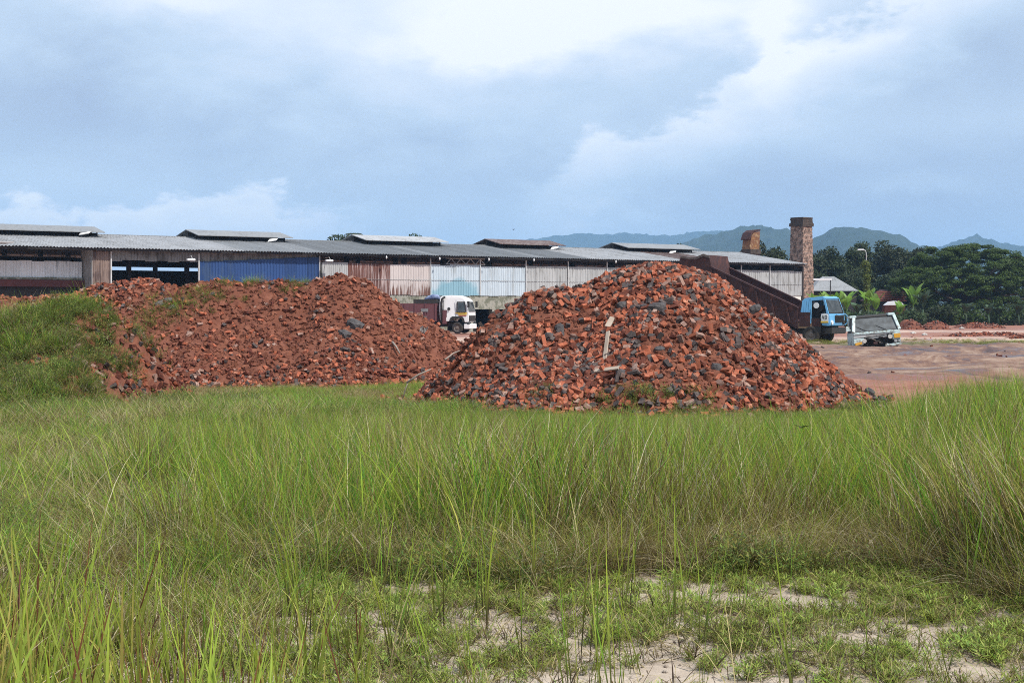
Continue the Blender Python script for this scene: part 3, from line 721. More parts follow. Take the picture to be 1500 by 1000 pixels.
for k in range(6):
    mb = MB(); w = 2.1-.05*k; z = WZ(441-k*2.6, 196); mb.box(-w, w, -.12-.02*k, .2, z, z+.13); mb.build('roof_batten', simple('tile_red', (.30,.10,.06), (.2,.06,.04), 2), hut)
Y = 190; wr = empty('lean_to', (WX(1197, Y), Y-3, 0), 0, label='white edged lean-to roof just right of the tall chimney', cat='shed')
mb = MB(); z = WZ(409, Y-3); mb.box(-1.4, 1.2, 0, 2.5, z-.12, z+.1); mb.build('roof', M['lamp_white'], wr)
mb = MB(); mb.box(-1.3, -1.2, .1, .2, 0, z-.12); mb.build('post', M['steel_dark'], wr); mb = MB(); mb.box(1.0, 1.1, .1, .2, 0, z-.12); mb.build('post', M['steel_dark'], wr)
Y = 178; st = empty('brick_stack', (WX(1309, Y), Y, 0), 0, label='stack of fired bricks with a white tarpaulin on top, below the red roofed hut', cat='brick stack')
mb = MB()
for k in range(12): mb.box(-1.2+random.uniform(-.03,.03), 1.2+random.uniform(-.03,.03), -.6, .6, k*.2+.004, k*.2+.195)
mb.build('course', M['brick_red'], st)
ts = MB(); ts.prism([(-1.1,2.41),(1.1,2.41),(.8,2.75),(.1,2.9),(-.6,2.8)], -.55, .55); ts.build('tarpaulin', M['lamp_white'], st)

# ------------------------------------------------------------------ vehicles
def paint(name, c, dirt=(.20,.13,.09), amount=.4, rough=.4, spec=.5):
    m, nt, bs = newmat(name); v = coords(nt)
    f = noise(v, 2.6, 7, .7); f2 = noise(v, 11, 4, .6)
    sep = nt.nodes.new('ShaderNodeSeparateXYZ'); nt.links.new(v, sep.inputs[0])
    k = f*.7+f2*.3 - sstep(S(sep.outputs[2]), .3, 1.9)*.08
    col = mixc(sstep(k, .60-amount*.25, .70-amount*.2)*.85, c, dirt)
    nt.links.new(col, bs.inputs['Base Color']); nt.links.new((rough+sstep(k, .4, .6)*.35).v, bs.inputs['Roughness'])
    bs.inputs['Specular IOR Level'].default_value = spec; return m
M['p_white'] = paint('white_paint', (.78,.78,.77), amount=.12)
M['p_blue'] = paint('blue_paint', (.13,.37,.62), (.30,.33,.34), .25)
M['p_paleblue'] = paint('pale_blue_paint', (.50,.62,.62), (.16,.12,.09), .62)
M['p_red'] = paint('dull_red_paint', (.13,.045,.05), (.08,.045,.04), .5, .7)
M['black'] = simple('black_parts', (.022,.021,.021), (.045,.04,.036), 5, .7)
M['tyre'] = simple('tyre_rubber', (.028,.027,.026), (.06,.048,.04), 6, .9)
M['hub'] = simple('wheel_hub', (.24,.21,.19), (.12,.085,.065), 5, .7)
M['tan'] = simple('tan_board', (.36,.24,.15), (.24,.15,.10), 4, .9)
M['orange_lens'] = simple('orange_lens', (.62,.33,.04), (.5,.25,.03), 4, .35)
M['yellow'] = simple('yellow_decal', (.75,.50,.05), (.65,.42,.05), 4, .6, bmp=0)
M['red_decal'] = simple('red_decal', (.35,.03,.03), (.3,.03,.03), 4, .6, bmp=0)
M['tarp_blue'] = simple('blue_tarpaulin', (.03,.05,.14), (.35,.42,.60), 2.4, .6)
def glass(name, c=(.05,.06,.065), rough=.12, sp=.6):
    m, nt, bs = newmat(name); f = noise(coords(nt), 2.2, 5, .65)
    nt.links.new(ramp(f, [(.35, c), (.7, tuple(x*3.4 for x in c))]), bs.inputs['Base Color'])
    bs.inputs['Roughness'].default_value = rough; bs.inputs['Specular IOR Level'].default_value = sp
    return m
M['glass'] = glass('window_glass', (.02,.025,.027)); M['glass_wreck'] = glass('scratched_glass', (.032,.037,.040), .4, .25); M['glass_dusty'] = glass('dusty_glass', (.026,.030,.032), .5, .15)
def wheel(parent, x, y, r, w, side=-1):
    mb = MB(); n = 28
    prof = [(r*.58, -w/2*.86), (r*.72, -w/2), (r*.93, -w/2*.92), (r, -w/2*.62), (r, w/2*.62), (r*.93, w/2*.92), (r*.72, w/2), (r*.58, w/2*.86)]
    k = len(prof)
    vs = [(R*math.cos(2*math.pi*i/n), t, R*math.sin(2*math.pi*i/n)) for i in range(n) for R, t in prof]
    mb.add(vs, [(i*k+j, i*k+j+1, ((i+1)%n)*k+j+1, ((i+1)%n)*k+j) for i in range(n) for j in range(k-1)])
    wh = empty('wheel', (x, y, r)); wh.parent = parent
    mb.build('tyre', M['tyre'], wh, smooth=True)
    mb = MB(); s = side
    for R0, t0, R1, t1 in ((r*.60, w*.36, r*.57, w*.20), (r*.57, w*.20, r*.36, w*.12), (r*.36, w*.12, r*.22, w*.34), (r*.22, w*.34, .001, w*.38)):
        vs = [(R*math.cos(2*math.pi*i/n), s*t, R*math.sin(2*math.pi*i/n)) for i in range(n) for R, t in ((R0, t0), (R1, t1))]
        mb.add(vs, [(2*i, 2*i+1, 2*((i+1)%n)+1, 2*((i+1)%n)) for i in range(n)])
    for q in range(8):
        a = q*math.pi/4; mb.tube([(r*.29*math.cos(a), s*w*.12, r*.29*math.sin(a)), (r*.29*math.cos(a), s*w*.30, r*.29*math.sin(a))], [.022]*2, 6)
    mb.build('rim', M['hub'], wh)
    return wh
def panel(parent, name, x0, x1, z0, z1, y, mat, th=.02, skew=0, bevel=0, **k):      # a flat piece on the side facing -y
    mb = MB(); mb.add([(x0, y-th, z0), (x1, y-th, z0), (x1+skew, y-th, z1), (x0+skew, y-th, z1), (x0, y+th, z0), (x1, y+th, z0), (x1+skew, y+th, z1), (x0+skew, y+th, z1)],
        [(0,1,2,3),(7,6,5,4),(0,4,5,1),(1,5,6,2),(2,6,7,3),(3,7,4,0)]); return mb.build(name, mat, parent, bevel=bevel, **k)

# white tipper lorry in the gap between the heaps
YW = 122.0
wt = empty('lorry', (WX(691, YW), YW+.9, 0), math.radians(-13), label='white cabbed lorry with dark red load box seen between the two heaps', cat='lorry')
mb = MB(); mb.prism([(-2.35,1.15),(-2.42,2.2),(-2.36,2.88),(-2.2,3.02),(-1.5,3.08),(-.95,3.03),(-.5,2.86),(-.22,2.62),(-.10,2.2),(-.02,1.75),(0,1.35),(-.02,.92),(-.30,.90),(-.36,1.12),(-.55,1.26),(-1.25,1.26),(-1.45,1.10),(-1.5,.98),(-2.3,.98)], -1.2, 1.2,
        inset=lambda z: .14*max(0, (z-1.8)/1.25)**1.6)
mb.build('cab', M['p_white'], wt, bevel=.03)
mb = MB(); mb.add([(-.88,-1.235,1.80),(-.26,-1.235,1.80),(-.33,-1.17,2.48),(-.86,-1.17,2.48),(-.88,-1.15,1.80),(-.26,-1.15,1.80),(-.33,-1.08,2.48),(-.86,-1.08,2.48)], [(0,1,2,3),(0,4,5,1),(1,5,6,2),(2,6,7,3),(3,7,4,0)])
mb.build('side_window', M['glass'], wt)
mb = MB()
for a, b in (((-.93,-1.25,1.74),(-.20,-1.25,1.74)), ((-.20,-1.25,1.74),(-.29,-1.17,2.54)), ((-.29,-1.17,2.54),(-.91,-1.17,2.54)), ((-.91,-1.17,2.54),(-.93,-1.25,1.74))): mb.bar(a, b, .05)
mb.build('window_frame', M['black'], wt)
mb = MB(); mb.add([(.03,-1.02,1.78),(.03,1.02,1.78),(-.16,.92,2.56),(-.16,-.92,2.56),(-.05,-1.02,1.78),(-.05,1.02,1.78),(-.24,.92,2.56),(-.24,-.92,2.56)], [(0,1,2,3),(0,4,5,1),(1,5,6,2),(2,6,7,3),(3,7,4,0)]); mb.build('windscreen', M['glass'], wt)
mb = MB(); mb.box(-.02,.05,-.95,.95,1.0,1.45); mb.build('grille', M['black'], wt)
for s in (-1, 1):
    mb = MB(); mb.box(-.10,.06,s*1.0-.17,s*1.0+.17,.72,.95); mb.build('headlight', M['glass_dusty'], wt, bevel=.02)
    mb = MB(); mb.box(-.04,.12,s*1.30-.06,s*1.30+.06,2.1,2.6); mb.bar((-.2,s*1.1,2.5),(.05,s*1.3,2.5),.03); mb.build('mirror', M['black'], wt)
mb = MB(); mb.box(-.38,.10,-1.16,1.16,.38,.80); mb.build('bumper', M['p_white'], wt, bevel=.04)
d = panel(wt, 'decal', -1.02, -.06, 1.60, 1.69, -1.222, M['yellow'], .005, -.06)
panel(wt, 'decal', -.82, -.10, 1.50, 1.58, -1.222, M['yellow'], .005, -.03)
panel(wt, 'decal', -.78, -.14, 1.41, 1.47, -1.222, M['red_decal'], .005, -.02)
mb = MB(); mb.box(-2.05,-2.02,-1.23,-1.20,1.0,2.7); mb.box(-1.02,-1.0,-1.23,-1.20,1.2,2.7); mb.build('door_seam', M['black'], wt)
mb = MB(); mb.tube([(-1.60,-1.23,1.98),(-1.60,-1.25,1.98)], [.13,.13], 12); mb.build('air_intake', M['black'], wt)
mb = MB(); mb.prism([(-1.58,.98),(-1.45,1.3),(-1.3,1.38),(-.5,1.38),(-.34,1.2),(-.34,.95),(-.48,.95),(-.52,1.16),(-.62,1.22),(-1.22,1.22),(-1.4,1.0)], -1.26, -1.1); mb.build('wheel_arch', M['black'], wt)
mb = MB(); mb.tube([(-2.20,-1.28,.9),(-2.20,-1.28,2.55),(-2.14,-1.28,2.78),(-1.9,-1.28,2.95)], [.09,.09,.09,.08], 10); mb.build('exhaust_stack', M['black'], wt, smooth=True)
mb = MB(); mb.box(-2.18,-1.78,-1.24,-.9,.75,1.9); mb.build('air_tank', M['p_red'], wt, bevel=.05)
mb = MB(); mb.box(-8.5,-.2,-.45,.45,.55,.92); mb.build('chassis', M['black'], wt)
mb = MB(); mb.box(-8.3,-2.62,-1.22,1.22,.98,2.42)
for q in range(7): mb.box(-2.75-q*.85,-2.65-q*.85,-1.28,-1.22,.98,2.42)
mb.build('load_box', M['p_red'], wt)
mb = MB(); mb.box(-4.55,-2.62,-1.24,-1.14,2.425,2.74); mb.box(-4.55,-2.62,1.14,1.24,2.425,2.74); mb.box(-2.72,-2.62,-1.14,1.14,2.425,2.74); mb.build('side_board', M['black'], wt)
panel(wt, 'number_plate', -3.9, -3.3, 1.75, 2.0, -1.29, M['zinc_mid'], .01)
mb = MB(); mb.tube([(-3.75,-.7,2.75),(-3.4,-.7,2.86),(-3.0,-.65,2.95),(-2.7,-.6,2.93),(-2.5,-.6,2.8)], [.1,.2,.22,.2,.1], 10)
tag(mb.build('tarpaulin', M['tarp_blue'], loc=wt.location, rot=wt.rotation_euler, smooth=True), 'rolled blue tarpaulin lying on the front of the white lorry load box', 'tarpaulin')
for x in (-.92, -5.6, -6.9):
    wheel(wt, x, -1.05, .46, .3, -1); wheel(wt, x, 1.05, .46, .3, 1)

# blue stripped truck
YB = 86.0; th = math.radians(-34)
bt = empty('truck', (WX(1214, YB)+1.15*math.sin(-th), YB+1.15*math.cos(th), 0), th, label='old blue truck with no door, standing at the foot of the slanting rusty body', cat='truck')
mb = MB(); mb.prism([(-1.70,1.05),(-1.72,1.85),(-1.58,2.52),(-1.45,2.60),(-.42,2.70),(-.32,2.62),(-.26,2.5),(-1.42,2.42),(-1.50,1.9),(-1.50,1.15)], -1.14, 1.14, inset=lambda z: .10*max(0, (z-1.7)))
mb.build('cab_shell', M['p_blue'], bt, bevel=.015)
mb = MB(); mb.prism([(-.42,1.05),(-.42,1.72),(-.05,1.74),(.02,1.66),(.05,1.1),(.0,1.02)], -1.15, 1.15); mb.build('front_panel', M['p_blue'], bt, bevel=.03)
for s in (-1, 1):
    mb = MB(); mb.bar((-.06,s*1.12,1.72),(-.34,s*1.02,2.62),.10,.09); mb.build('pillar', M['p_blue'], bt)
    mb = MB(); mb.bar((-1.10,s*1.13,1.15),(-1.10,s*1.04,2.6),.07,.07); mb.build('pillar', M['p_blue'], bt)
for s in (-1, 1):
    for q in range(4):
        mb = MB(); x = -1.66+q*.14; mb.add([(x,s*1.15,1.80),(x+.12,s*1.15,1.80),(x+.14,s*1.07,2.45),(x+.02,s*1.07,2.45),(x,s*1.12,1.80),(x+.12,s*1.12,1.80),(x+.14,s*1.04,2.45),(x+.02,s*1.04,2.45)], [(0,1,2,3),(7,6,5,4),(0,4,5,1),(1,5,6,2),(2,6,7,3),(3,7,4,0)])
        mb.build('quarter_panel', M['p_blue'], bt)
mb = MB(); mb.add([(-.03,-1.04,1.77),(-.03,1.04,1.77),(-.29,.96,2.56),(-.29,-.96,2.56),(-.06,-1.04,1.77),(-.06,1.04,1.77),(-.32,.96,2.56),(-.32,-.96,2.56)], [(0,1,2,3),(7,6,5,4),(0,4,5,1),(1,5,6,2),(2,6,7,3),(3,7,4,0)]); mb.build('windscreen', M['glass_dusty'], bt)
mb = MB()
for a, b in (((-.015,-1.06,1.76),(-.015,1.06,1.76)), ((-.015,1.06,1.76),(-.29,.97,2.58)), ((-.29,.97,2.58),(-.29,-.97,2.58)), ((-.29,-.97,2.58),(-.015,-1.06,1.76))): mb.bar(a, b, .035)
mb.build('windscreen_seal', M['black'], bt)
mb = MB(); mb.box(-1.48,-.44,-1.0,1.0,1.06,1.5); mb.box(-1.46,-1.15,-.95,.95,1.5,2.2); mb.build('seat', M['black'], bt)
mb = MB(); mb.tube([(-.60,-.62,1.85),(-.62,-.62,1.87)], [.2,.2], 16); mb.build('steering_wheel', M['black'], bt)
mb = MB(); mb.tube([(-.74,-1.16,2.18),(-.74,-1.18,2.18)], [.17,.17], 10); mb.build('mirror', M['lamp_white'], bt)
dr = panel(bt, 'door_remnant', -.44, -.02, 1.20, 1.70, -1.17, M['lamp_white'], .012)
mb = MB(); mb.tube([(-.23,-1.185,1.50),(-.23,-1.20,1.50)], [.23,.23], 18); disc = mb.build('number_disc', M['p_white'], bt)
nb = MB(); y0, y1 = -1.212, -1.203                 # the figures 40 on the disc
nb.box(-.36,-.33,y0,y1,1.49,1.62); nb.box(-.36,-.26,y0,y1,1.465,1.49); nb.box(-.29,-.26,y0,y1,1.40,1.60)
nb.box(-.21,-.18,y0,y1,1.42,1.60); nb.box(-.13,-.10,y0,y1,1.42,1.60); nb.box(-.21,-.10,y0,y1,1.60,1.63); nb.box(-.21,-.10,y0,y1,1.39,1.42); nb.build('number', M['steel_dark'], disc)
panel(bt, 'stripe', -.46, -.02, 1.20, 1.30, -1.195, M['yellow'], .008)
mb = MB(); mb.box(.052,.085,-.35,.90,1.22,1.62)
for q in range(6): mb.box(.086,.11,-.33,.88,1.25+q*.06,1.27+q*.06)
mb.build('grille', M['black'], bt)
for s in (-1, 1):
    mb = MB(); mb.tube([(.05,s*.86,1.22),(.12,s*.86,1.22)], [.13,.12], 14); mb.build('headlight', M['lamp_white'] if s<0 else M['black'], bt)
mb = MB(); mb.tube([(.04,1.12,1.72),(.16,1.18,1.6),(.18,1.18,1.2),(.06,1.12,1.08)], [.03]*4, 6); mb.tube([(.06,-.2,1.66),(.10,.3,1.68),(.06,1.1,1.7)], [.025]*3, 6); mb.build('guard_rail', M['p_blue'], bt)
mb = MB(); mb.box(-.25,.14,-1.05,1.10,.58,.92); mb.build('bumper', M['black'], bt, bevel=.03)
mb = MB(); mb.box(-6.2,-.1,-.42,.42,.62,.98); mb.box(-1.9,-.3,-.9,.9,.55,1.04); mb.build('chassis', M['black'], bt)
mb = MB(); mb.box(-1.76,-1.12,-1.19,-1.15,1.0,1.80); mb.box(-1.12,-.46,-1.12,-1.08,1.0,1.45); mb.build('lower_panel', M['rust_red'], bt)
mb = MB(); mb.box(-2.05,-1.05,-1.14,-1.04,.88,1.22); mb.build('side_board', M['tan'], bt)
mb = MB(); mb.box(-1.0,-.5,-1.1,-.8,.62,.98); mb.build('step', M['black'], bt)
for x in (-1.10, -4.9):
    wheel(bt, x, -1.0, .52, .30, -1); wheel(bt, x, 1.0, .52, .30, 1)

# rusty tipping body slanting up to the left behind the big heap
body = empty('tipping_body', tuple(bt.location), th, label='long rusty dark red steel tipping body slanting up left behind the big heap', cat='tipping body')
def strip(p, q, h0, h1, y, th_=.05, name='side_panel', mat='rust_red', n=1):
    mb = MB(); (x0, z0), (x1, z1) = p, q
    mb.add([(x0,y-th_,z0),(x1,y-th_,z1),(x1,y-th_,z1+h1),(x0,y-th_,z0+h0),(x0,y+th_,z0),(x1,y+th_,z1),(x1,y+th_,z1+h1),(x0,y+th_,z0+h0)], [(0,1,2,3),(7,6,5,4),(0,4,5,1),(1,5,6,2),(2,6,7,3),(3,7,4,0)])
    return mb.build(name, M[mat], body)
lo, hi = (-1.85, .95), (-7.6, 3.55)
strip(lo, hi, 1.05, .98, -1.18); strip(lo, hi, 1.05, .98, 1.18)
strip((lo[0],lo[1]-.12), (hi[0],hi[1]-.12), .13, .13, 0, 1.17, 'floor_panel')
strip((lo[0]+.02,lo[1]+1.05), (hi[0],hi[1]+.98), .10, .10, -1.20, .09, 'top_rail'); strip((lo[0]+.02,lo[1]+1.05), (hi[0],hi[1]+.98), .10, .10, 1.20, .09, 'top_rail')
for k in range(6):
    a = (k+.5)/6; x = lo[0]+(hi[0]-lo[0])*a; z = lo[1]+(hi[1]-lo[1])*a
    mb = MB(); mb.bar((x,-1.27,z+.02),(x-.2,-1.27,z+1.0),.10,.08); mb.build('rib', M['rust_red'], body)
strip((lo[0]-.1,lo[1]-.62), (hi[0],hi[1]-.62), .36, .34, -.95, .12, 'frame_rail', 'rust_grey'); strip((lo[0]-.1,lo[1]-.62), (hi[0],hi[1]-.62), .36, .34, .95, .12, 'frame_rail', 'rust_grey')
mb = MB(); mb.prism([(-7.2,3.95),(-7.35,4.75),(-7.45,5.15),(-7.9,5.2),(-8.3,4.98),(-8.7,5.0),(-9.3,5.10),(-9.4,4.9),(-9.2,4.3),(-8.8,3.85),(-8.2,3.75),(-7.7,3.5)], -1.25, 1.25); mb.build('tail_bucket', M['rust_red'], body)
mb = MB(); mb.prism([(-7.4,5.10),(-7.8,5.24),(-8.3,5.05),(-8.7,5.05),(-9.3,5.16),(-9.3,5.04),(-8.7,4.93),(-8.3,4.92),(-7.8,5.1),(-7.4,4.98)], -1.32, -1.25); mb.build('rim', M['rust_grey'], body)
for y in (-.9, .9):
    for xx, zz in ((-7.2, 3.2), (-4.4, 1.9)): mb = MB(); mb.bar((xx,y,0),(xx,y,zz),.2); mb.build('prop', M['steel_dark'], body)

# pale blue wrecked cab on the ground
YC = 77.0
wc = empty('wrecked_cab', (WX(1286, YC), YC, -.05), math.radians(9), label='pale blue wrecked truck cab lying tilted on the bare ground, front torn open', cat='truck cab')
wc.rotation_euler = (math.radians(-3), math.radians(-4.6), math.radians(1))
def fr(name, pts, y0, y1, mat, bevel=0):        # outline (x,z) facing the camera, pushed back from y0 to y1
    mb = MB(); n = len(pts); mb.add([(x,y0,z) for x,z in pts]+[(x,y1,z) for x,z in pts], [tuple(range(n)), tuple(range(2*n-1,n-1,-1))]+[(i,n+i,n+(i+1)%n,(i+1)%n) for i in range(n)])
    return mb.build(name, mat, wc, bevel=bevel)
for s in (-1, 1):
    mb = MB(); mb.bar((s*1.17,-.04,.92),(s*1.02,.28,1.68),.15,.14); mb.build('pillar', M['p_paleblue'], wc, bevel=.01)
    mb = MB(); mb.bar((s*1.12,1.25,.85),(s*1.02,1.22,1.66),.10,.12); mb.build('pillar', M['p_paleblue'], wc)
    mb = MB(); mb.add([(s*1.20,.05,.15),(s*1.20,1.3,.10),(s*1.18,1.3,.92),(s*1.18,.0,.92),(s*1.15,.05,.15),(s*1.15,1.3,.10),(s*1.13,1.3,.92),(s*1.13,.0,.92)], [(0,1,2,3),(7,6,5,4),(0,4,5,1),(1,5,6,2),(2,6,7,3),(3,7,4,0)]); mb.build('door', M['p_paleblue'], wc)
    mb = MB(); mb.add([(s*1.17,.10,.94),(s*1.17,1.2,.94),(s*1.02,1.15,1.6),(s*1.03,.34,1.6)], [(0,1,2,3)]); mb.add([(s*1.15,.10,.94),(s*1.15,1.2,.94),(s*1.00,1.15,1.6),(s*1.01,.34,1.6)], [(3,2,1,0)]); mb.build('side_window', M['glass_dusty'], wc)
mb = MB(); mb.prism([(.26,1.64),(.34,1.74),(.8,1.80),(1.28,1.72),(1.28,1.62)], -1.0, 1.0)
mb2 = MB(); mb2.v = [(y, x, z) for x, y, z in mb.v]; mb2.f = mb.f; mb2.m = mb.m; mb2.build('roof', M['black'], wc, bevel=.02)
for s in (-1, 1):
    mb = MB(); mb.box(s*.98-.26, s*.98+.10, .20, .8, 1.66, 1.80); mb.build('roof_corner', M['p_paleblue'], wc, bevel=.03)
mb = MB(); mb.add([(-1.10,-.02,.95),(1.10,-.02,.95),(.97,.28,1.64),(-.97,.28,1.64),(-1.10,.03,.95),(1.10,.03,.95),(.97,.33,1.64),(-.97,.33,1.64)], [(0,1,2,3),(7,6,5,4),(0,4,5,1),(1,5,6,2),(2,6,7,3),(3,7,4,0)]); mb.build('windscreen', M['glass_wreck'], wc)
mb = MB()
for a, b in (((-1.12,-.03,.94),(1.12,-.03,.94)), ((1.12,-.03,.94),(.98,.27,1.66)), ((.98,.27,1.66),(-.98,.27,1.66)), ((-.98,.27,1.66),(-1.12,-.03,.94))): mb.bar(a, b, .04)
mb.build('windscreen_seal', M['black'], wc)
for s in (-1, 1):
    mb = MB(); mb.bar((s*.5,-.05,.97),(s*.5-.5,.10,1.22),.02); mb.build('wiper', M['black'], wc)
for s in (-1, 1):
    z = .60 if s > 0 else .47
    mb = MB(); mb.tube([(s*.66,-.10,z),(s*.66,-.02,z)], [.11,.12], 14); mb.build('headlight', M['litter'], wc, smooth=False)
fr('bumper', [(.35,.10),(1.20,.14),(1.20,.27),(.35,.22)], -.16, -.05, M['p_paleblue'], .02); fr('bumper', [(-1.18,.02),(-.62,.06),(-.62,.16),(-1.18,.14)], -.16, -.05, M['p_paleblue'], .02)
fr('grille', [(-.5,.52),(.5,.60),(.5,.70),(-.5,.64)], -.03, .06, M['zinc_dark'])
fr('front_panel', [(-1.19,.80),(1.19,.80),(1.19,.93),(-1.19,.93)], -.08, .05, M['p_paleblue'], .02)
fr('front_panel', [(-1.18,.62),(-.55,.66),(.1,.70),(.45,.74),(1.18,.78),(1.18,.80),(-1.18,.80)], -.04, .03, M['zinc_light'])
fr('corner_panel', [(.78,.44),(1.20,.44),(1.20,.80),(.78,.80)], -.09, .2, M['p_paleblue'], .02); fr('corner_panel', [(-1.20,.20),(-.72,.28),(-.66,.62),(-1.20,.60)], -.09, .2, M['p_paleblue'], .02)
fr('indicator', [(.84,.50),(1.17,.50),(1.17,.72),(.84,.72)], -.14, -.09, M['orange_lens'], .01); fr('indicator', [(-1.15,.26),(-.80,.32),(-.80,.44),(-1.15,.40)], -.14, -.09, M['orange_lens'], .01)
fr('lamp_housing', [(.84,.30),(1.0,.28),(1.02,.42),(.84,.43)], -.08, .1, M['zinc_light'], .02); fr('lamp_housing', [(1.04,.30),(1.18,.28),(1.19,.42),(1.05,.43)], -.08, .1, M['zinc_light'], .02)
fr('bulkhead', [(-1.05,.03),(1.05,.03),(1.10,.62),(.4,.70),(-1.05,.60)], .25, .35, M['black'])
rs = random.Random(8)
for k in range(26):
    x = rs.uniform(-.95,.95); z = rs.uniform(.05,.62); mb = MB()
    if k%2: mb.tube([(x,-.02,z),(x+rs.uniform(-.3,.3),-.08,z+rs.uniform(-.15,.1)),(x+rs.uniform(-.5,.5),.1,z+rs.uniform(-.2,.1))], [.022]*3, 5)
    else: mb.box(x-.1, x+.1, rs.uniform(-.05,.1), .25, z-.06, z+rs.uniform(0,.08))
    mb.build('torn_fitting', [M['black'], M['hub'], M['rust_red'], M['lamp_white']][[0,0,2,1,0,3,2,0][k%8]], wc)
mb = MB(); mb.box(-1.1,1.1,1.25,1.32,.1,1.6); mb.build('rear_wall', M['p_paleblue'], wc)
mb = MB(); mb.box(-1.1,1.1,.2,1.25,.02,.12); mb.build('cab_floor', M['black'], wc)
mb = MB(); mb.bar((-1.2,.1,1.0),(-1.42,-.05,1.15),.03); mb.box(-1.52,-1.36,-.08,-.02,1.02,1.26); mb.build('mirror', M['p_paleblue'], wc)

# ------------------------------------------------------------------ rubble heaps
def sil(pts, Y):
    p = np.array(pts, float); return WX(p[:,0], Y), EYE-(p[:,1]-HY)/F*Y
def smax(a, b, k=.12):
    h = np.clip(.5+.5*(a-b)/k, 0, 1); return b*(1-h)+a*h+k*h*(1-h)
BX, BZ = sil([(545,640),(585,607),(612,588),(650,550),(690,500),(722,466),(754,444),(784,430),(812,426),(838,431),(862,424),(890,410),(918,400),(945,395),(985,398),(1022,404),(1050,414),(1088,442),(1138,472),(1184,514),(1230,558),(1262,584),(1290,612),(1315,640)], 33)
LX, LZ = sil([(-420,430),(-150,436),(0,438),(60,436),(110,434),(150,420),(215,416),(262,424),(320,409),(370,413),(430,415),(460,414),(500,404),(540,415),(575,441),(610,463),(650,488),(690,514),(740,552),(790,600)], 43)
MX, MZ = sil([(-420,438),(0,440),(60,438),(110,434),(150,436),(185,452),(215,478),(245,520),(285,560),(330,610)], 35)
def h_big(x, y):
    s = np.where(y < 33, .62, .72); r = np.interp(x, BX, BZ, left=-1, right=-1)
    return r - s*(np.sqrt((y-33)**2+.25)-.5) + fbm(x, y, .55, 31, 4)*.28*np.clip((33.3-y), 0, 1) + fbm(x, y, 2.1, 33, 2)*.05
def h_left(x, y):
    s = np.where(y < 43, .58, .7); r = np.interp(x, LX, LZ, left=-1, right=-1)
    scoop = -.55*np.exp(-((x-(-6.2))/2.6)**2-((y-41.0)/1.3)**2) + .35*np.exp(-((x-(-3.4)-(41-y)*.9)/.7)**2)*np.clip((42.5-y)/2, 0, 1)
    return r - s*(np.sqrt((y-43)**2+.3)-.55) + (fbm(x, y, .5, 41, 4)*.35+scoop)*np.clip((43.3-y), 0, 1) + fbm(x, y, 2.0, 43, 3)*.15
def h_mound(x, y):
    s = np.where(y < 35, .34, .5); r = np.interp(x, MX, MZ, left=-1, right=-1)
    return r - .55 - s*(np.sqrt((y-35)**2+.5)-.7) + fbm(x, y, .4, 51, 4)*.75*np.clip((35.6-y), 0, 1)
def heap(name, hf, x0, x1, y0, y1, st, label, cat='rubble heap'):
    xs = np.arange(x0, x1, st); ys = np.arange(y0, y1, st); X, Y = np.meshgrid(xs, ys)
    def zf(X, Y):
        g = gz(X, Y); h = hf(X, Y); return np.where(h > g-.02, h + fbm(X, Y, 4.5, 61, 3)*.04, g-.35)
    return link(name, grid_mesh(name, xs, ys, zf, M['soil'], smooth=True), label=label, cat=cat)
heap('rubble_heap', h_big, -3.6, 9.5, 26.5, 38.5, .09, 'red soil core of the big peaked brick heap in the middle')
heap('rubble_heap', h_left, -26, 1.8, 35.5, 49, .12, 'long red soil and rubble ridge left of the big heap')
heap('earth_mound', h_mound, -22, -5.0, 26, 39, .14, 'grass grown rubble mound at the far left, before the long ridge', 'earth mound')

def normals(hf, x, y, e=.06):
    n = np.stack([-(hf(x+e, y)-hf(x-e, y))/(2*e), -(hf(x, y+e)-hf(x, y-e))/(2*e), np.ones_like(x)], -1)
    return n/np.linalg.norm(n, axis=1)[:, None]
def rubble(hf, x0, x1, y0, y1, n, seed, size, mask=None, probs=(.40,.28,.21,.11), out=.085):
    r = np.random.default_rng(seed)
    x = r.uniform(x0, x1, n); y = r.uniform(y0, y1, n); z = hf(x, y); keep = z > gz(x, y)-.04
    if mask is not None: keep &= r.random(n) < mask(x, y, z)
    x, y, z = x[keep], y[keep], z[keep]; n = len(x); nm = normals(hf, x, y)
    big = r.random(n)
    L = size*np.where(big > .70, r.uniform(.85, 1.15, n), r.uniform(.55, .92, n)**1.5); W = size*r.uniform(.42, .56, n); H = size*r.uniform(.28, .42, n)
    # lying axis follows the slope with a lot of scatter
    a = r.normal(size=(n, 3)); up = nm + r.normal(size=(n, 3))*.55; up /= np.linalg.norm(up, axis=1)[:, None]
    ax = np.cross(up, a); ax /= np.linalg.norm(ax, axis=1)[:, None]; ay = np.cross(up, ax)
    off = r.uniform(-.3, 1.0, n)
    p = np.stack([x, y, z], -1) + nm*(off*out)[:, None]
    cn = fbm(x, y, 1.3, seed+5, 3)
    c = np.array([np.searchsorted(np.cumsum(probs), q) for q in np.clip(r.random(n), 0, .999)])
    c = np.where((cn > .42) & (r.random(n) < .45), 2, c)
    return dict(p=p, R=np.stack([ax, ay, up], -1), s=np.stack([L, W, H], -1), c=c, off=off, n=n, nm=nm)
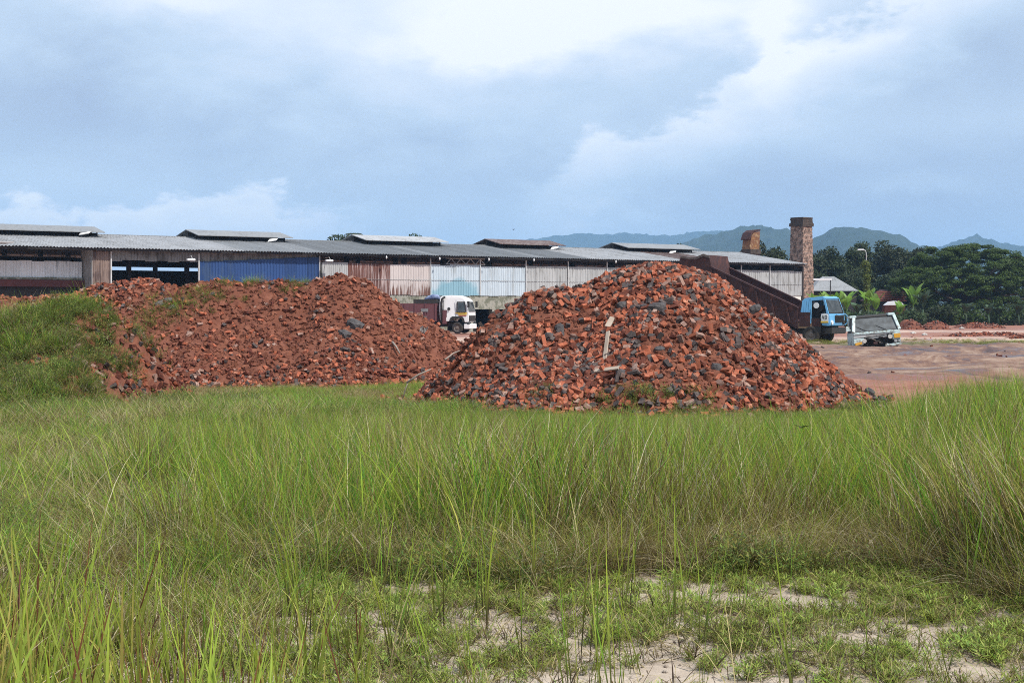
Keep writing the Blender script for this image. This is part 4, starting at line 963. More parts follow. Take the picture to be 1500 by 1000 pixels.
def rubble_mesh(name, d, idx, seed):
    r = np.random.default_rng(seed); n = len(idx)
    base = np.array([[-1,-1,-1],[1,-1,-1],[1,1,-1],[-1,1,-1],[-1,-1,1],[1,-1,1],[1,1,1],[-1,1,1]])*.5
    v = base[None] + r.uniform(-.065, .065, (n, 8, 3))
    chip = r.integers(0, 8, n); k = np.arange(n); v[k, chip] *= r.uniform(.35, 1, n)[:, None]
    v = v*d['s'][idx][:, None, :]
    v = np.einsum('nij,nkj->nki', d['R'][idx], v) + d['p'][idx][:, None, :]
    F_ = np.array([(0,3,2,1),(4,5,6,7),(0,1,5,4),(1,2,6,5),(2,3,7,6),(3,0,4,7)])
    f = (np.arange(n)[:, None, None]*8 + F_[None]).reshape(-1, 4)
    return np_mesh(name, v.reshape(-1, 3), f, BR, np.repeat(d['c'][idx], 6))
def soilmask(x, y, z):
    m = fbm(x, y, .45, 71, 3)
    return np.where(m > .16, .22, 1.0)
def soilmask2(x, y, z):
    m = fbm(x, y, .33, 77, 4) + .42*np.exp(-((x+6.5)/3.6)**2-((y-40.6)/1.6)**2) + .25*np.exp(-((x+2.6)/1.6)**2)
    return np.where(m > .14, .10, np.where(m > -.05, .4, .95))
big = rubble(h_big, -3.4, 9.0, 27, 36, 26000, 1, .195, soilmask)
left = rubble(h_left, -24, 1.5, 36.5, 45, 34000, 2, .165, soilmask2, (.34,.44,.12,.10))
mnd = rubble(h_mound, -20, -5.0, 27, 37, 9500, 3, .19, lambda x, y, z: np.where(fbm(x, y, .3, 81, 3)-.35*(y < 31.5) > -.06, .9, .35), (.30,.40,.15,.15))
# the three hundred bricks that show largest: objects of their own
sc = big['s'][:, 0]*big['s'][:, 1]/(big['p'][:, 1]**2)*np.where(big['off'] > .62, 1, .05)*np.where(big['p'][:, 1] < 33, 1, 0)*np.where(big['p'][:, 2] > .45, 1, .1)
sc = sc*np.random.default_rng(9).uniform(.75, 1.25, big['n'])
order = np.argsort(-sc); sel = []; cells = {}
for i in order:
    c = (int(big['p'][i, 0]/.34), int(big['p'][i, 2]/.24))
    if cells.get(c, 0) >= 2: continue
    cells[c] = cells.get(c, 0)+1; sel.append(i)
    if len(sel) == 290: break
rest = np.setdiff1d(np.arange(big['n']), sel)
brick_me = {}
for ci in range(4):
    for k in range(5):
        bm = bmesh.new(); bmesh.ops.create_cube(bm, size=1); rs = random.Random(ci*9+k)
        for v in bm.verts:
            for q in range(3): v.co[q] += rs.uniform(-.07, .07)
        if k: v = bm.verts[:][k]; v.co *= rs.uniform(.5, .85)
        bmesh.ops.bevel(bm, geom=bm.edges[:], offset=.05, segments=1, affect='EDGES')
        me = bpy.data.meshes.new('brick'); bm.to_mesh(me); bm.free(); me.materials.append(BR[ci]); brick_me[ci, k] = me
CN = ['orange', 'dark red', 'charred black', 'pale greyish']
rr = random.Random(4); used = {}
for i in sel:
    p, s_, R = big['p'][i], big['s'][i], big['R'][i]
    o = bpy.data.objects.new('brick', brick_me[int(big['c'][i]), rr.randrange(5)]); COL.objects.link(o)
    o.matrix_world = Matrix.Translation(Vector(p)) @ Matrix([[R[a][b] for b in range(3)] for a in range(3)]).to_4x4() @ Matrix.Diagonal((s_[0]*1.06, s_[1]*1.06, s_[2]*1.06, 1))
    px = 750+F*p[0]/p[1]; py = HY-F*(p[2]-EYE)/p[1]
    d = R[:, 0]; tilt = 'upright' if abs(d[2]) > .78 else ('slanting' if abs(d[2]) > .38 else ('end on' if abs(d[1]) > .8 else 'lying level'))
    shape = 'whole' if s_[0] > .2 else ('half' if s_[0] > .12 else 'stubby')
    ver = 'at the crest' if py < 425 else 'high' if py < 465 else 'midway up' if py < 510 else 'low' if py < 555 else 'at the grassy foot'
    hor = ('of the left tail', 'of the left flank', 'below the left hump', 'left of the upright plank', 'right of the upright plank', 'below the summit', 'of the right flank', 'below the rusty body', 'of the right tail')[min(8, max(0, int((px-600)/75)))]
    lb = f'{CN[int(big["c"][i])]} {shape} brick {tilt}, {ver} {hor}'
    tag(o, lb, 'brick', 'broken bricks on the big heap'); used.setdefault(lb, []).append((px, o))
ORD = ['leftmost', 'second from left', 'third from left', 'fourth from left', 'fifth from left', 'sixth from left', 'seventh from left', 'eighth from left', 'ninth from left']
for lb, v in used.items():
    v.sort(key=lambda q: q[0])
    if len(v) > 1:
        for j, (px, o) in enumerate(v): o['label'] = lb + ', ' + ('rightmost' if j == len(v)-1 else ORD[min(j, 8)])
link('brick_rubble', rubble_mesh('brick_rubble', big, rest, 11), label='smaller broken red, orange and charred bricks covering the big heap', kind='stuff')
link('brick_rubble', rubble_mesh('brick_rubble', left, np.arange(left['n']), 12), label='brick fragments strewn over the long left ridge', kind='stuff')
link('brick_rubble', rubble_mesh('brick_rubble', mnd, np.arange(mnd['n']), 13), label='brick fragments showing through the grass of the left mound', kind='stuff')
foot = rubble(lambda x, y: gz(x, y)+.02, -4, 11, 25.5, 34, 2600, 5, .17, lambda x, y, z: np.where(h_big(x, y) > -.75, .75, .04), (.35,.40,.15,.10))
link('brick_rubble', rubble_mesh('brick_rubble', foot, np.arange(foot['n']), 14), label='brick fragments scattered round the foot of the big heap', kind='stuff')
# soil crumbs
def crumbs(hf, x0, x1, y0, y1, n, seed, name, label, size=.05):
    d = rubble(hf, x0, x1, y0, y1, n, seed, size, None, (1,0,0,0), .02); q = np.random.default_rng(seed).uniform(.5, 2.2, d['n'])**1.3; d['s'][:, 0] *= q; d['s'][:, 1] = d['s'][:, 0]*.8; d['s'][:, 2] = d['s'][:, 0]*.6
    me = rubble_mesh(name, d, np.arange(d['n']), seed); me.materials.clear(); me.materials.append(M['soil']); me.polygons.foreach_set('material_index', [0]*len(me.polygons))
    link(name, me, label=label, kind='stuff')
crumbs(h_big, -3.4, 9, 27, 33.5, 14000, 21, 'soil_crumbs', 'red soil crumbs on the big heap')
crumbs(h_left, -24, 1.5, 36.5, 43.5, 22000, 22, 'soil_crumbs', 'red soil crumbs on the left ridge', .06)

def on(hf, px, py, guess):
    """walk along the sight line until it meets the surface"""
    for Y in np.arange(guess-8, guess+3, .02):
        x = WX(px, Y); z = WZ(py, Y)
        if hf(np.array([x]), np.array([Y]))[0] >= z: return Vector((x, Y, z))
    return Vector((WX(px, guess), guess, WZ(py, guess)))
M['plank'] = simple('weathered_plank', (.33,.255,.195), (.44,.36,.29), 3, .85, stretch=(1,1,.3))
M['clinker'] = simple('clinker', (.040,.038,.040), (.085,.078,.078), 5, .85, c3=(.15,.135,.13), spec=.12, bmp=1, bdist=.03)
M['stick'] = simple('grey_stick', (.22,.18,.15), (.34,.29,.25), 5, .9)
def plank(p, q, w, t, label, face=Vector((0,-1,.3))):
    p = Vector(p); q = Vector(q); d = (q-p); L = d.length; d.normalize(); n = face - d*face.dot(d); n.normalize(); s = d.cross(n)
    mb = MB(); c = (p+q)/2; a, b = s*w/2, n*t/2; m_ = d*L/2
    mb.add([-a-b-m_, a-b-m_, a*.9+b-m_*.98, -a+b-m_, -a*.9-b+m_*.94, a-b+m_, a+b+m_*.97, -a*.8+b+m_], [(0,3,2,1),(4,5,6,7),(0,1,5,4),(1,2,6,5),(2,3,7,6),(3,0,4,7)])
    return tag(mb.build('plank', M['plank'], loc=c), label, 'plank', 'weathered planks on the big heap')
a = on(h_big, 884, 532, 31); b = on(h_big, 889, 492, 31)
plank(a+Vector((0,-.12,-.05)), b+Vector((0,-.30,.10)), .09, .025, 'upright weathered plank stuck in the middle of the big heap', Vector((-.8,-1,.2)))
a = on(h_big, 870, 546, 31); b = on(h_big, 906, 541, 31)
plank(a+Vector((0,-.28,.05)), b+Vector((0,-.28,.05)), .09, .03, 'weathered plank lying level just below the upright one', Vector((0,-.7,.7)))
a = on(h_big, 889, 482, 31); b = on(h_big, 896, 468, 31)
plank(a+Vector((0,-.22,.05)), b+Vector((0,-.22,.05)), .12, .03, 'short tan board end just above the upright plank', Vector((-.3,-1,.4)))
def chunk(px, py, w, h, d, label, hf=h_big, guess=31, mat='clinker', name='clinker_block', cat='clinker block', seed=0, rot=None):
    p = on(hf, px, py, guess); rs = random.Random(int(px*7+py)+seed); bm = bmesh.new(); bmesh.ops.create_icosphere(bm, subdivisions=2, radius=.5)
    for v in bm.verts:
        c = v.co; m = max(abs(c.x), abs(c.y), abs(c.z)); v.co = c.lerp(c*(.5/m), .86)*(1+rs.uniform(-.11,.11))
        v.co = Vector((v.co.x*w, v.co.y*d, v.co.z*h))*.82
    me = bpy.data.meshes.new(name); bm.to_mesh(me); bm.free(); me.materials.append(M[mat])
    return link(name, me, loc=p+Vector((0,-.02,0)), rot=rot or (rs.uniform(-.3,.3), rs.uniform(-.5,.5), rs.uniform(-.6,.6)), label=label, cat=cat)
for a in ((962,452,.48,.30,.3,'largest grey fused clinker block below the summit of the big heap'),
          (912,448,.30,.22,.25,'dark clinker block just left of the largest grey one'),
          (942,455,.22,.34,.22,'upright ribbed clinker block leaning at the largest grey one'),
          (1020,428,.30,.16,.2,'slanting dark clinker slab near the crest, right of the summit'),
          (1106,452,.28,.20,.2,'pale grey clinker lump on the right flank below the rusty body'),
          (820,487,.20,.46,.2,'tall slanting black clinker block left of the upright plank'),
          (804,494,.20,.24,.2,'square black clinker block at the foot of the tall slanting one'),
          (914,548,.36,.20,.25,'dark clinker slab right of the level plank'),
          (936,560,.26,.14,.2,'flat grey clinker lump low right of the level plank'),
          (966,512,.24,.16,.2,'dark clinker lump in the red soil patch, upper left'),
          (1050,538,.26,.20,.2,'black clinker lump low on the right flank beside the soil patch'),
          (1160,538,.26,.22,.2,'black clinker lump low on the right tail of the big heap'),
          (1078,492,.26,.14,.2,'dark flat clinker midway down the right flank'),
          (700,560,.26,.16,.2,'dark clinker lump low on the left tail of the big heap')): chunk(*a)
p = Vector((WX(1272, 31.5), 31.5, .12)); 
c = chunk(1272, 576, .26, .30, .26, 'black rounded lump lying on the ground at the right foot of the big heap', lambda x, y: gz(x, y)+.15, 33)
chunk(1292, 584, .24, .14, .2, 'grey flat lump on the ground right of the black rounded one', lambda x, y: gz(x, y)+.08, 33)
chunk(520, 478, .62, .42, .4, 'large grey broken block on the left ridge, below its right crest', h_left, 41)
chunk(505, 490, .4, .3, .3, 'smaller grey block beneath the large one on the left ridge', h_left, 41)
chunk(232, 446, .34, .2, .3, 'dark tarred lump at the left end of the bare ridge', h_left, 41)
chunk(246, 440, .3, .18, .3, 'dark tarred lump just right of the leftmost one on the ridge', h_left, 41)
chunk(252, 451, .26, .16, .2, 'small dark lump below the pair of tarred lumps on the ridge', h_left, 41)
def stick(px0, py0, px1, py1, hf, guess, rad, label, lift=.08):
    a = on(hf, px0, py0, guess)+Vector((0,-.05,lift)); b = on(hf, px1, py1, guess)+Vector((0,-.05,lift)); m_ = a.lerp(b, .5)+Vector((0,0,.03))
    mb = MB(); mb.tube([a, m_, b], [rad, rad*.85, rad*.6], 7); tag(mb.build('stick', M['stick'], smooth=True), label, 'stick')
stick(596, 566, 632, 546, h_big, 31, .022, 'long grey stick on the left tail of the big heap')
stick(590, 590, 600, 560, h_big, 31, .014, 'thin stick leaning at the left tip of the big heap')
stick(652, 532, 676, 518, h_big, 32, .018, 'pale thin stick above the left tail of the big heap')
stick(575, 505, 586, 522, h_left, 41, .03, 'thin pale stick on the right shoulder of the left ridge')
def rag(px, py, hf, guess, s, label, seed):
    p = on(hf, px, py, guess); r = np.random.default_rng(seed); n = 9; g = np.linspace(-.5, .5, n); X, Z = np.meshgrid(g, g)
    v = np.stack([X*s*.6+Z*s*.3, -.06-.06*np.abs(np.sin(X*9+seed))+Z*-.1, Z*s+vnoise(X*4, Z*4, seed)*.15], -1).reshape(-1, 3)
    i = (np.arange(n-1)[:, None]*n+np.arange(n-1)[None]).ravel(); me = np_mesh('rag', v, np.stack([i, i+1, i+n+1, i+n], 1), M['litter'], smooth=True)
    link('rag', me, loc=p, label=label, cat='rag')
rag(620, 487, h_left, 41, .34, 'pale crumpled rag on the right shoulder of the left ridge', 3)
rag(1013, 531, h_big, 30.5, .16, 'scrap of white plastic in the soil patch of the big heap', 5)

# soil berms, stones and litter in the yard
def berm(px0, px1, Y, h, dep, label, seed, stone=True):
    x0, x1 = WX(px0, Y), WX(px1, Y); hf = lambda x, y: h*np.clip(1-((x-(x0+x1)/2)/((x1-x0)/2))**2, 0, 1)**.6*np.clip(1-((y-Y)/dep)**2, 0, 1) + fbm(x, y, .9, seed, 4)*h*.5 - .1
    xs = np.arange(x0-.5, x1+.5, .3); ys = np.arange(Y-dep-.3, Y+dep+.3, .3)
    link('soil_berm', grid_mesh('soil_berm', xs, ys, lambda X, Y_: np.where(hf(X, Y_) > -.05, hf(X, Y_), -.3)+fbm(X, Y_, 2.5, seed, 2)*.06, M['soil']), label=label, cat='soil heap')
    d = rubble(hf, x0, x1, Y-dep, Y, int((x1-x0)*34), seed, .24, None, (.3,.45,.05,.2)); link('brick_rubble', rubble_mesh('brick_rubble', d, np.arange(d['n']), seed), label='fragments on the '+label, kind='stuff')
berm(1318, 1348, 150, 1.0, 2.5, 'small red soil heap right of the wrecked cab', 91)
berm(1352, 1386, 150, .9, 2.5, 'second small red soil heap before the dark bushes', 92)
berm(1385, 1500, 112, .30, 2.2, 'low red rubble berm across the right of the yard', 93)
berm(1470, 1620, 104, .34, 2.2, 'low red soil berm at the right edge of the yard', 94)
berm(1400, 1470, 158, .5, 2.5, 'low tan soil ridge at the feet of the rain tree', 95)
r = np.random.default_rng(17)
for k, (px, py, lb) in enumerate(((1338,489,'white litter scrap right of the wrecked cab'),(1354,491,'small pale litter scrap beside the larger white one'),(1438,479,'white litter scrap at the foot of the dark bushes'),(1452,480,'pale litter scrap at the edge of the undergrowth, right'),(1409,482,'white litter scrap on the pale track under the rain tree'),(1184,502,'pale rounded stone before the blue truck wheel'),(1258,507,'pale stone before the wrecked cab'))):
    Y = EYE*F/(py-HY); s = .07+.11*(Y/100); bm = bmesh.new(); bmesh.ops.create_icosphere(bm, subdivisions=1, radius=s)
    for v in bm.verts: v.co = Vector((v.co.x*1.3*(1+r.uniform(-.2,.2)), v.co.y*(1+r.uniform(-.2,.2)), v.co.z*.6*(1+r.uniform(-.2,.2))))
    me = bpy.data.meshes.new('litter'); bm.to_mesh(me); bm.free(); me.materials.append(M['litter'])
    link('stone' if 'stone' in lb else 'litter', me, loc=(WX(px, Y), Y, s*.3), label=lb, cat='stone' if 'stone' in lb else 'litter')
yd = rubble(lambda x, y: gz(x, y), 5, 60, 45, 120, 1500, 55, .16, lambda x, y, z: np.clip(.2+fbm(x, y, .15, 4, 3), 0, 1), (.25,.35,.1,.3), .01)
link('yard_fragments', rubble_mesh('yard_fragments', yd, np.arange(yd['n']), 56), label='scattered brick crumbs in the muddy yard', kind='stuff')

# ------------------------------------------------------------------ grasses and weeds
M['blade'] = leafmat('grass_blade', True, trans=.42, vary=.38)
def blades(name, n, spread, h, w, bend, cols, seed, segs=4, splay=.35, hv=.45, up=1.0):
    r = np.random.default_rng(seed); V = []; Fc = []; C = []
    for k in range(n):
        a = r.uniform(0, 6.28); rad = spread*math.sqrt(r.uniform()); bx, by = rad*math.cos(a), rad*math.sin(a)
        d = r.uniform(0, 6.28) if r.random() < .5 else a + r.normal()*.5
        H = h*(1-hv*r.uniform()); lean = splay*r.uniform(.1, 1); bd = bend*r.uniform(.2, 1.3); W = w*r.uniform(.6, 1.2)
        dx, dy = math.cos(d), math.sin(d); ta = r.uniform(0, 3.14); sx, sy = math.cos(ta), math.sin(ta)
        c = cols[r.integers(len(cols))]; base = len(V)
        for i in range(segs+1):
            t = i/segs; off = (lean*t + bd*t*t)*H; z = H*t*up*(1-.45*min(1, bd)*t*t)
            wd = W*(1-t**2.2*.97)/2*(.6+.4*min(1, t*4))
            V += [(bx+dx*off-sx*wd, by+dy*off-sy*wd, z), (bx+dx*off+sx*wd, by+dy*off+sy*wd, z)]
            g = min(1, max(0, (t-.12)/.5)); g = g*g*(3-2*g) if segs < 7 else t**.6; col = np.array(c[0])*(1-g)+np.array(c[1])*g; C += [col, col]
        for i in range(segs): Fc.append((base+2*i, base+2*i+1, base+2*i+3, base+2*i+2))
    me = np_mesh(name, np.array(V), np.array(Fc), M['blade'], colors=np.array(C)); return me
def leafy(name, nst, h, leaf, cols, seed, spread=.1, per=9, fat=.35):
    r = np.random.default_rng(seed); V = []; Fc = []; C = []
    for k in range(nst):
        a = r.uniform(0, 6.28); b = np.array([math.cos(a), math.sin(a), 0])*spread*r.uniform(); tip = b+np.array([r.normal()*.35*h, r.normal()*.35*h, h*r.uniform(.6, 1)])
        for j in range(per):
            t = (j+.6)/per; p = b+(tip-b)*t; u = r.uniform(0, 6.28); d = np.array([math.cos(u), math.sin(u), r.uniform(.1, .9)]); L = leaf*r.uniform(.6, 1.3)
            s = np.cross(d, [0, 0, 1]); s = s/np.linalg.norm(s)*L*fat*.5; c = np.array(cols[r.integers(len(cols))][1]); q = len(V)
            V += [p, p+d*L*.5-s, p+d*L, p+d*L*.5+s]; C += [c]*4; Fc.append((q, q+1, q+2, q+3))
        w = np.array([.0025, 0, 0]); q = len(V); V += [b-w, b+w, tip+w*.5, tip-w*.5]; C += [np.array(cols[0][0])]*4; Fc.append((q, q+1, q+2, q+3))
    return np_mesh(name, np.array(V), np.array(Fc), M['blade'], colors=np.array(C))
GR = ((.075,.060,.028), (.165,.32,.030)); GR2 = ((.065,.055,.028), (.095,.235,.028)); GY = ((.09,.075,.03), (.34,.43,.045)); GO = ((.10,.07,.035), (.30,.28,.05)); DRY = ((.13,.095,.05), (.50,.41,.19)); BRN = ((.060,.042,.022), (.20,.145,.055)); PALE = ((.40,.33,.22), (.62,.53,.36)); RED = ((.20,.12,.05), (.17,.055,.03)); LG = ((.16,.17,.04), (.31,.39,.055)); LY = ((.24,.21,.06), (.50,.45,.10))  # root (first) colours brown, most deepened to paint shade into the grass base
kinds = {}
def kind(key, meshes):
    c = bpy.data.collections.new(key)
    for m_ in meshes:
        o = bpy.data.objects.new('tuft', m_); c.objects.link(o)
    kinds[key] = (c, len(meshes))
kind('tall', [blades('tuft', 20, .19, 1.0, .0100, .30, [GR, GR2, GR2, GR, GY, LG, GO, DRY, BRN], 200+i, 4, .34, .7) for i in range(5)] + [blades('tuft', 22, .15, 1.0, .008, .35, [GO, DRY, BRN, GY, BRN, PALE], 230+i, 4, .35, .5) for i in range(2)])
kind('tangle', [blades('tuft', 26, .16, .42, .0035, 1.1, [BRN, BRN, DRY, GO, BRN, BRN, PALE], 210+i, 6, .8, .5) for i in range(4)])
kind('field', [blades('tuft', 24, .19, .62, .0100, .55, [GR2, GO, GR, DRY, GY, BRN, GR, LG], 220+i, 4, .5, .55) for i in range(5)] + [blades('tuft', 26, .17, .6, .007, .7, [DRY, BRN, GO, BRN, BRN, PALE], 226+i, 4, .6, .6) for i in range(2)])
kind('weed', [leafy('tuft', 8, .075, .034, [((.12,.07,.04),(.27,.34,.06)), ((.12,.07,.04),(.38,.42,.10)), ((.1,.07,.04),(.16,.24,.045))], 240+i, .06, 11, .17) for i in range(4)])
kind('low', [blades('tuft', 22, .06, .115, .004, .8, [GR, GY, DRY, BRN, GO, LG], 250+i, 3, .9, .7) for i in range(4)])
kind('dead', [blades('tuft', 10, .10, .10, .008, 1.0, [BRN, ((.08,.06,.04),(.12,.08,.05)), DRY], 256+i, 3, 1.6, .6, .5) for i in range(3)])
kind('reed', [blades('tuft', 9, .07, .80, .016, .16, [LG, LG, LY, LG, GY, RED], 260+i, 7, .20, .5) for i in range(5)] + [blades('tuft', 5, .05, .75, .012, .9, [PALE, LY, RED, DRY], 270, 8, .3, .5)])
kind('sprig', [blades('tuft', 6, .06, .85, .010, .10, [LG, GY, LG, GR], 280+i, 6, .12, .5) for i in range(3)] + [blades('tuft', 3, .04, .8, .006, .9, [PALE, DRY], 285, 7, .4, .4)])
kind('stalk', [blades('tuft', 4, .12, 1.0, .012, .28, [LG, GY, GY, LY], 400+i, 5, .25, .35) for i in range(2)] + [blades('tuft', 4, .12, 1.0, .007, .45, [PALE, DRY, GY], 410+i, 5, .3, .4) for i in range(2)])
kind('bushy', [leafy('tuft', 16, .42, .06, [((.1,.08,.04),(.13,.20,.035)), ((.1,.07,.04),(.20,.26,.05)), ((.12,.08,.04),(.28,.25,.06)), ((.1,.07,.04),(.08,.13,.03))], 290+i, .22, 16, .26) for i in range(4)])
def scatter(name, key, x, y, z, s, label, seed, tilt=.08, sz=None, dry=None):
    r = np.random.default_rng(seed); n = len(x); me = bpy.data.meshes.new(name); me.vertices.add(n)
    me.vertices.foreach_set('co', np.stack([x, y, z], -1).astype(np.float32).ravel())
    rot = np.stack([r.normal(0, tilt, n), r.normal(0, tilt, n), r.uniform(0, 6.28, n)], -1); sz = s if sz is None else sz
    scl = np.stack([sz, sz, s], -1); coll, k = kinds[key]
    for nm, t, dat in (('rot', 'FLOAT_VECTOR', rot), ('scl', 'FLOAT_VECTOR', scl)):
        at = me.attributes.new(nm, t, 'POINT'); at.data.foreach_set('vector', dat.astype(np.float32).ravel())
    at = me.attributes.new('pick', 'INT', 'POINT'); pk = r.integers(0, k, n)
    if dry is not None: pk = np.where(r.random(n) < dry(x, y), k-1-r.integers(0, 2, n), r.integers(0, k-2, n))
    at.data.foreach_set('value', pk.astype(np.int32))
    me.update(); o = link(name, me, label=label, kind='stuff')
    ng = bpy.data.node_groups.new(name, 'GeometryNodeTree'); ng.interface.new_socket('Geometry', in_out='INPUT', socket_type='NodeSocketGeometry'); ng.interface.new_socket('Geometry', in_out='OUTPUT', socket_type='NodeSocketGeometry')
    N = ng.nodes.new; gi = N('NodeGroupInput'); go = N('NodeGroupOutput'); ci = N('GeometryNodeCollectionInfo'); ip = N('GeometryNodeInstanceOnPoints')
    ci.inputs['Collection'].default_value = coll; ci.inputs['Separate Children'].default_value = True; ci.inputs['Reset Children'].default_value = True
    def attr(nm, t):
        a = N('GeometryNodeInputNamedAttribute'); a.data_type = t; a.inputs['Name'].default_value = nm; return a.outputs['Attribute']
    L = ng.links.new; L(gi.outputs[0], ip.inputs['Points']); L(ci.outputs[0], ip.inputs['Instance']); ip.inputs['Pick Instance'].default_value = True
    L(attr('pick', 'INT'), ip.inputs['Instance Index']); L(attr('rot', 'FLOAT_VECTOR'), ip.inputs['Rotation']); L(attr('scl', 'FLOAT_VECTOR'), ip.inputs['Scale'])
    L(ip.outputs[0], go.inputs[0]); md = o.modifiers.new('scatter', 'NODES'); md.node_group = ng
    return o
def field_pts(n, y0, y1, seed, power=1.0, lim=.52, pad=2.2):      # well past both sides of the view
    n = int(n*1.5)
    r = np.random.default_rng(seed); y = y0+(y1-y0)*r.uniform(size=n)**power; x = r.uniform(-1, 1, n)*(lim*y+pad); return x, y, r
def front(x, y):                                  # where the sand clearing ends and standing grass begins
    e = 9.3 - .5*np.clip((x-1.8)/1.6, 0, 1) + fbm(x, y*0, .7, 301, 3)*.9
    e = e - 2.6*np.clip((x-2.3)/1.0, 0, 1)
    return e
def htop(x, y):
    q = x/y; k = .064 - .026*np.clip((q-.235)/.07, 0, 1) + 0*q
    return EYE - k*y - gz(x, y)
# tall fine grass, centre and right
x, y, r = field_pts(30000, 7, 29.5, 1, .72)
m = (y > front(x, y)) & (x/y > -.20+fbm(x, y, .5, 302, 3)*.10) & (h_big(x, y) < gz(x, y)+.25) & (r.random(len(x)) < np.clip(1.2+fbm(x, y, .8, 303, 3), .35, 1))
x, y = x[m], y[m]; h = htop(x, y)*(.66+.42*r.random(len(x)))*(1+fbm(x, y, .9, 304, 3)*.34+fbm(x, y, .28, 305, 2)*.30); h = np.clip(h, .12, 1.35)
ramp_in = np.clip((y-front(x, y))/1.2, .45, 1); h = h*ramp_in
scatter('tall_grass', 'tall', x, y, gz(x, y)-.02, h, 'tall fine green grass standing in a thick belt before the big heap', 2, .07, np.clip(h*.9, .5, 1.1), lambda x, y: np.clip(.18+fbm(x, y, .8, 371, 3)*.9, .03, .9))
# dry tangle at the skirts of the belt
x, y, r = field_pts(8500, 7.5, 15, 3, .9); f = front(x, y)
m = (y > f-.3) & (y < f+2.6) & (y > f+.1) & (x/y > -.30); x, y = x[m], y[m]
scatter('dry_grass', 'tangle', x, y, gz(x, y)-.02, r.uniform(.6, 1.3, len(x)), 'brown dry tangle of dead grass at the foot of the tall belt', 4, .2)
# rough grass of the left field
x, y, r = field_pts(40000, 6.9, 39, 5, .75)
q = x/y + fbm(x, y, .5, 302, 3)*.10
m = ((q < -.15) | ((y > 26.5) & (q < -.02) & (h_big(x, y) < .2))) & (h_mound(x, y) < gz(x, y)+.10) & ((y > 8.6+1.0*fbm(x, y, .8, 330, 2)) | (x < -1.0+.5*fbm(x, y, 1.1, 331, 2))) & (r.random(len(x)) < np.clip(1.1+fbm(x, y, .6, 305, 3), .3, 1)) & (h_left(x, y) < .25)
x, y = x[m], y[m]; h = np.clip(.72 + fbm(x, y, .55, 306, 4)*.55, .3, 1.25)*(.75+.5*r.random(len(x)))*np.clip(.80+(y-7)*.03, .6, 1.1)*np.clip((36-y)/9, .5, 1)
scatter('field_grass', 'field', x, y, gz(x, y)-.02, h, 'rough green and brown grass filling the left half of the field', 6, .14, np.clip(h, .6, 1.2), lambda x, y: np.clip(.50+fbm(x, y, .6, 372, 4)*1.4, .05, .95))
x, y, r = field_pts(7000, 10, 31, 7, .8); m = (x/y < -.06) & (fbm(x, y, .5, 310, 3) > .05); x, y = x[m], y[m]
scatter('dry_grass', 'tangle', x, y, gz(x, y)+.05, r.uniform(.5, 1.1, len(x)), 'patches of dead brown grass within the left field', 8, .25)
x, y, r = field_pts(6000, 14, 32, 9, .8); m = (x/y < -.02) & (fbm(x, y, .6, 312, 3) > .10) & (h_mound(x, y) < gz(x, y)+.3); x, y = x[m], y[m]
scatter('weeds', 'bushy', x, y, gz(x, y), r.uniform(.5, .95, len(x)), 'leafy green weeds mixed into the left field', 10, .2)
x, y, r = field_pts(1500, 8, 15, 33, .9); m = (y > front(x, y)-.2) & (fbm(x, y, .9, 347, 3) > .02); x, y = x[m], y[m]
scatter('weeds', 'bushy', x, y, gz(x, y), r.uniform(.35, .75, len(x)), 'small leafy weeds among the skirts of the tall belt', 34, .2)
# short weeds on the sand
x, y, r = field_pts(12500, 6.2, 10.6, 11, 1, .52, 1.2)
cl = fbm(x, y, 1.3, 320, 2)*.5+fbm(x, y, 4.5, 321, 3)*.8+.16*np.clip((y-7.4)/2, 0, 1)+.12*np.clip((-x-1)/1.5, 0, 1)+.35*np.clip((x-1.7)/.8, 0, 1)+.12*np.clip((.2-x)/1.5, 0, 1)
m = (cl > r.uniform(-.12, .46, len(x))) & (y < front(x, y)+.6); x, y = x[m], y[m]
k = len(x)//2
scatter('sand_weeds', 'weed', x[:k], y[:k], gz(x[:k], y[:k]), r.uniform(.4, 1.15, k), 'small leafy weeds creeping over the bare sand', 12, .25)
scatter('short_grass', 'low', x[k:], y[k:], gz(x[k:], y[k:]), r.uniform(.4, 1.3, len(x)-k), 'short grass tufts growing on the bare sand', 13, .25)
x, y, r = field_pts(5000, 6.2, 10.4, 14, 1, .52, 1.2); m = fbm(x, y, 3.2, 322, 3) > -.15; x, y = x[m], y[m]
scatter('dead_leaves', 'dead', x, y, gz(x, y), r.uniform(.4, 1.3, len(x)), 'dead brown stalks and litter on the sand', 15, .4)
r_ = np.random.default_rng(44); n = 2600; v = []; f_ = []
pb_x = r_.uniform(-3, 4.5, n); pb_y = r_.uniform(6.2, 10.4, n); pb_s = r_.uniform(.003, .013, n)**1.0
oc = np.array([(1,0,0),(0,1,0),(-1,0,0),(0,-1,0),(0,0,.7),(0,0,-.7)]); V_ = oc[None]*pb_s[:, None, None]*r_.uniform(.7, 1.3, (n, 6, 1)) + np.stack([pb_x, pb_y, gz(pb_x, pb_y)+.002], -1)[:, None]
F_ = np.array([(0,1,4),(1,2,4),(2,3,4),(3,0,4),(1,0,5),(2,1,5),(3,2,5),(0,3,5)])
link('pebbles', np_mesh('pebbles', V_.reshape(-1, 3), (np.arange(n)[:, None, None]*6+F_[None]).reshape(-1, 3), simple('pebble', (.30,.24,.19), (.14,.11,.09), 30, .9, c3=(.42,.36,.30))), label='small pebbles and soil grains on the bare sand', kind='stuff')
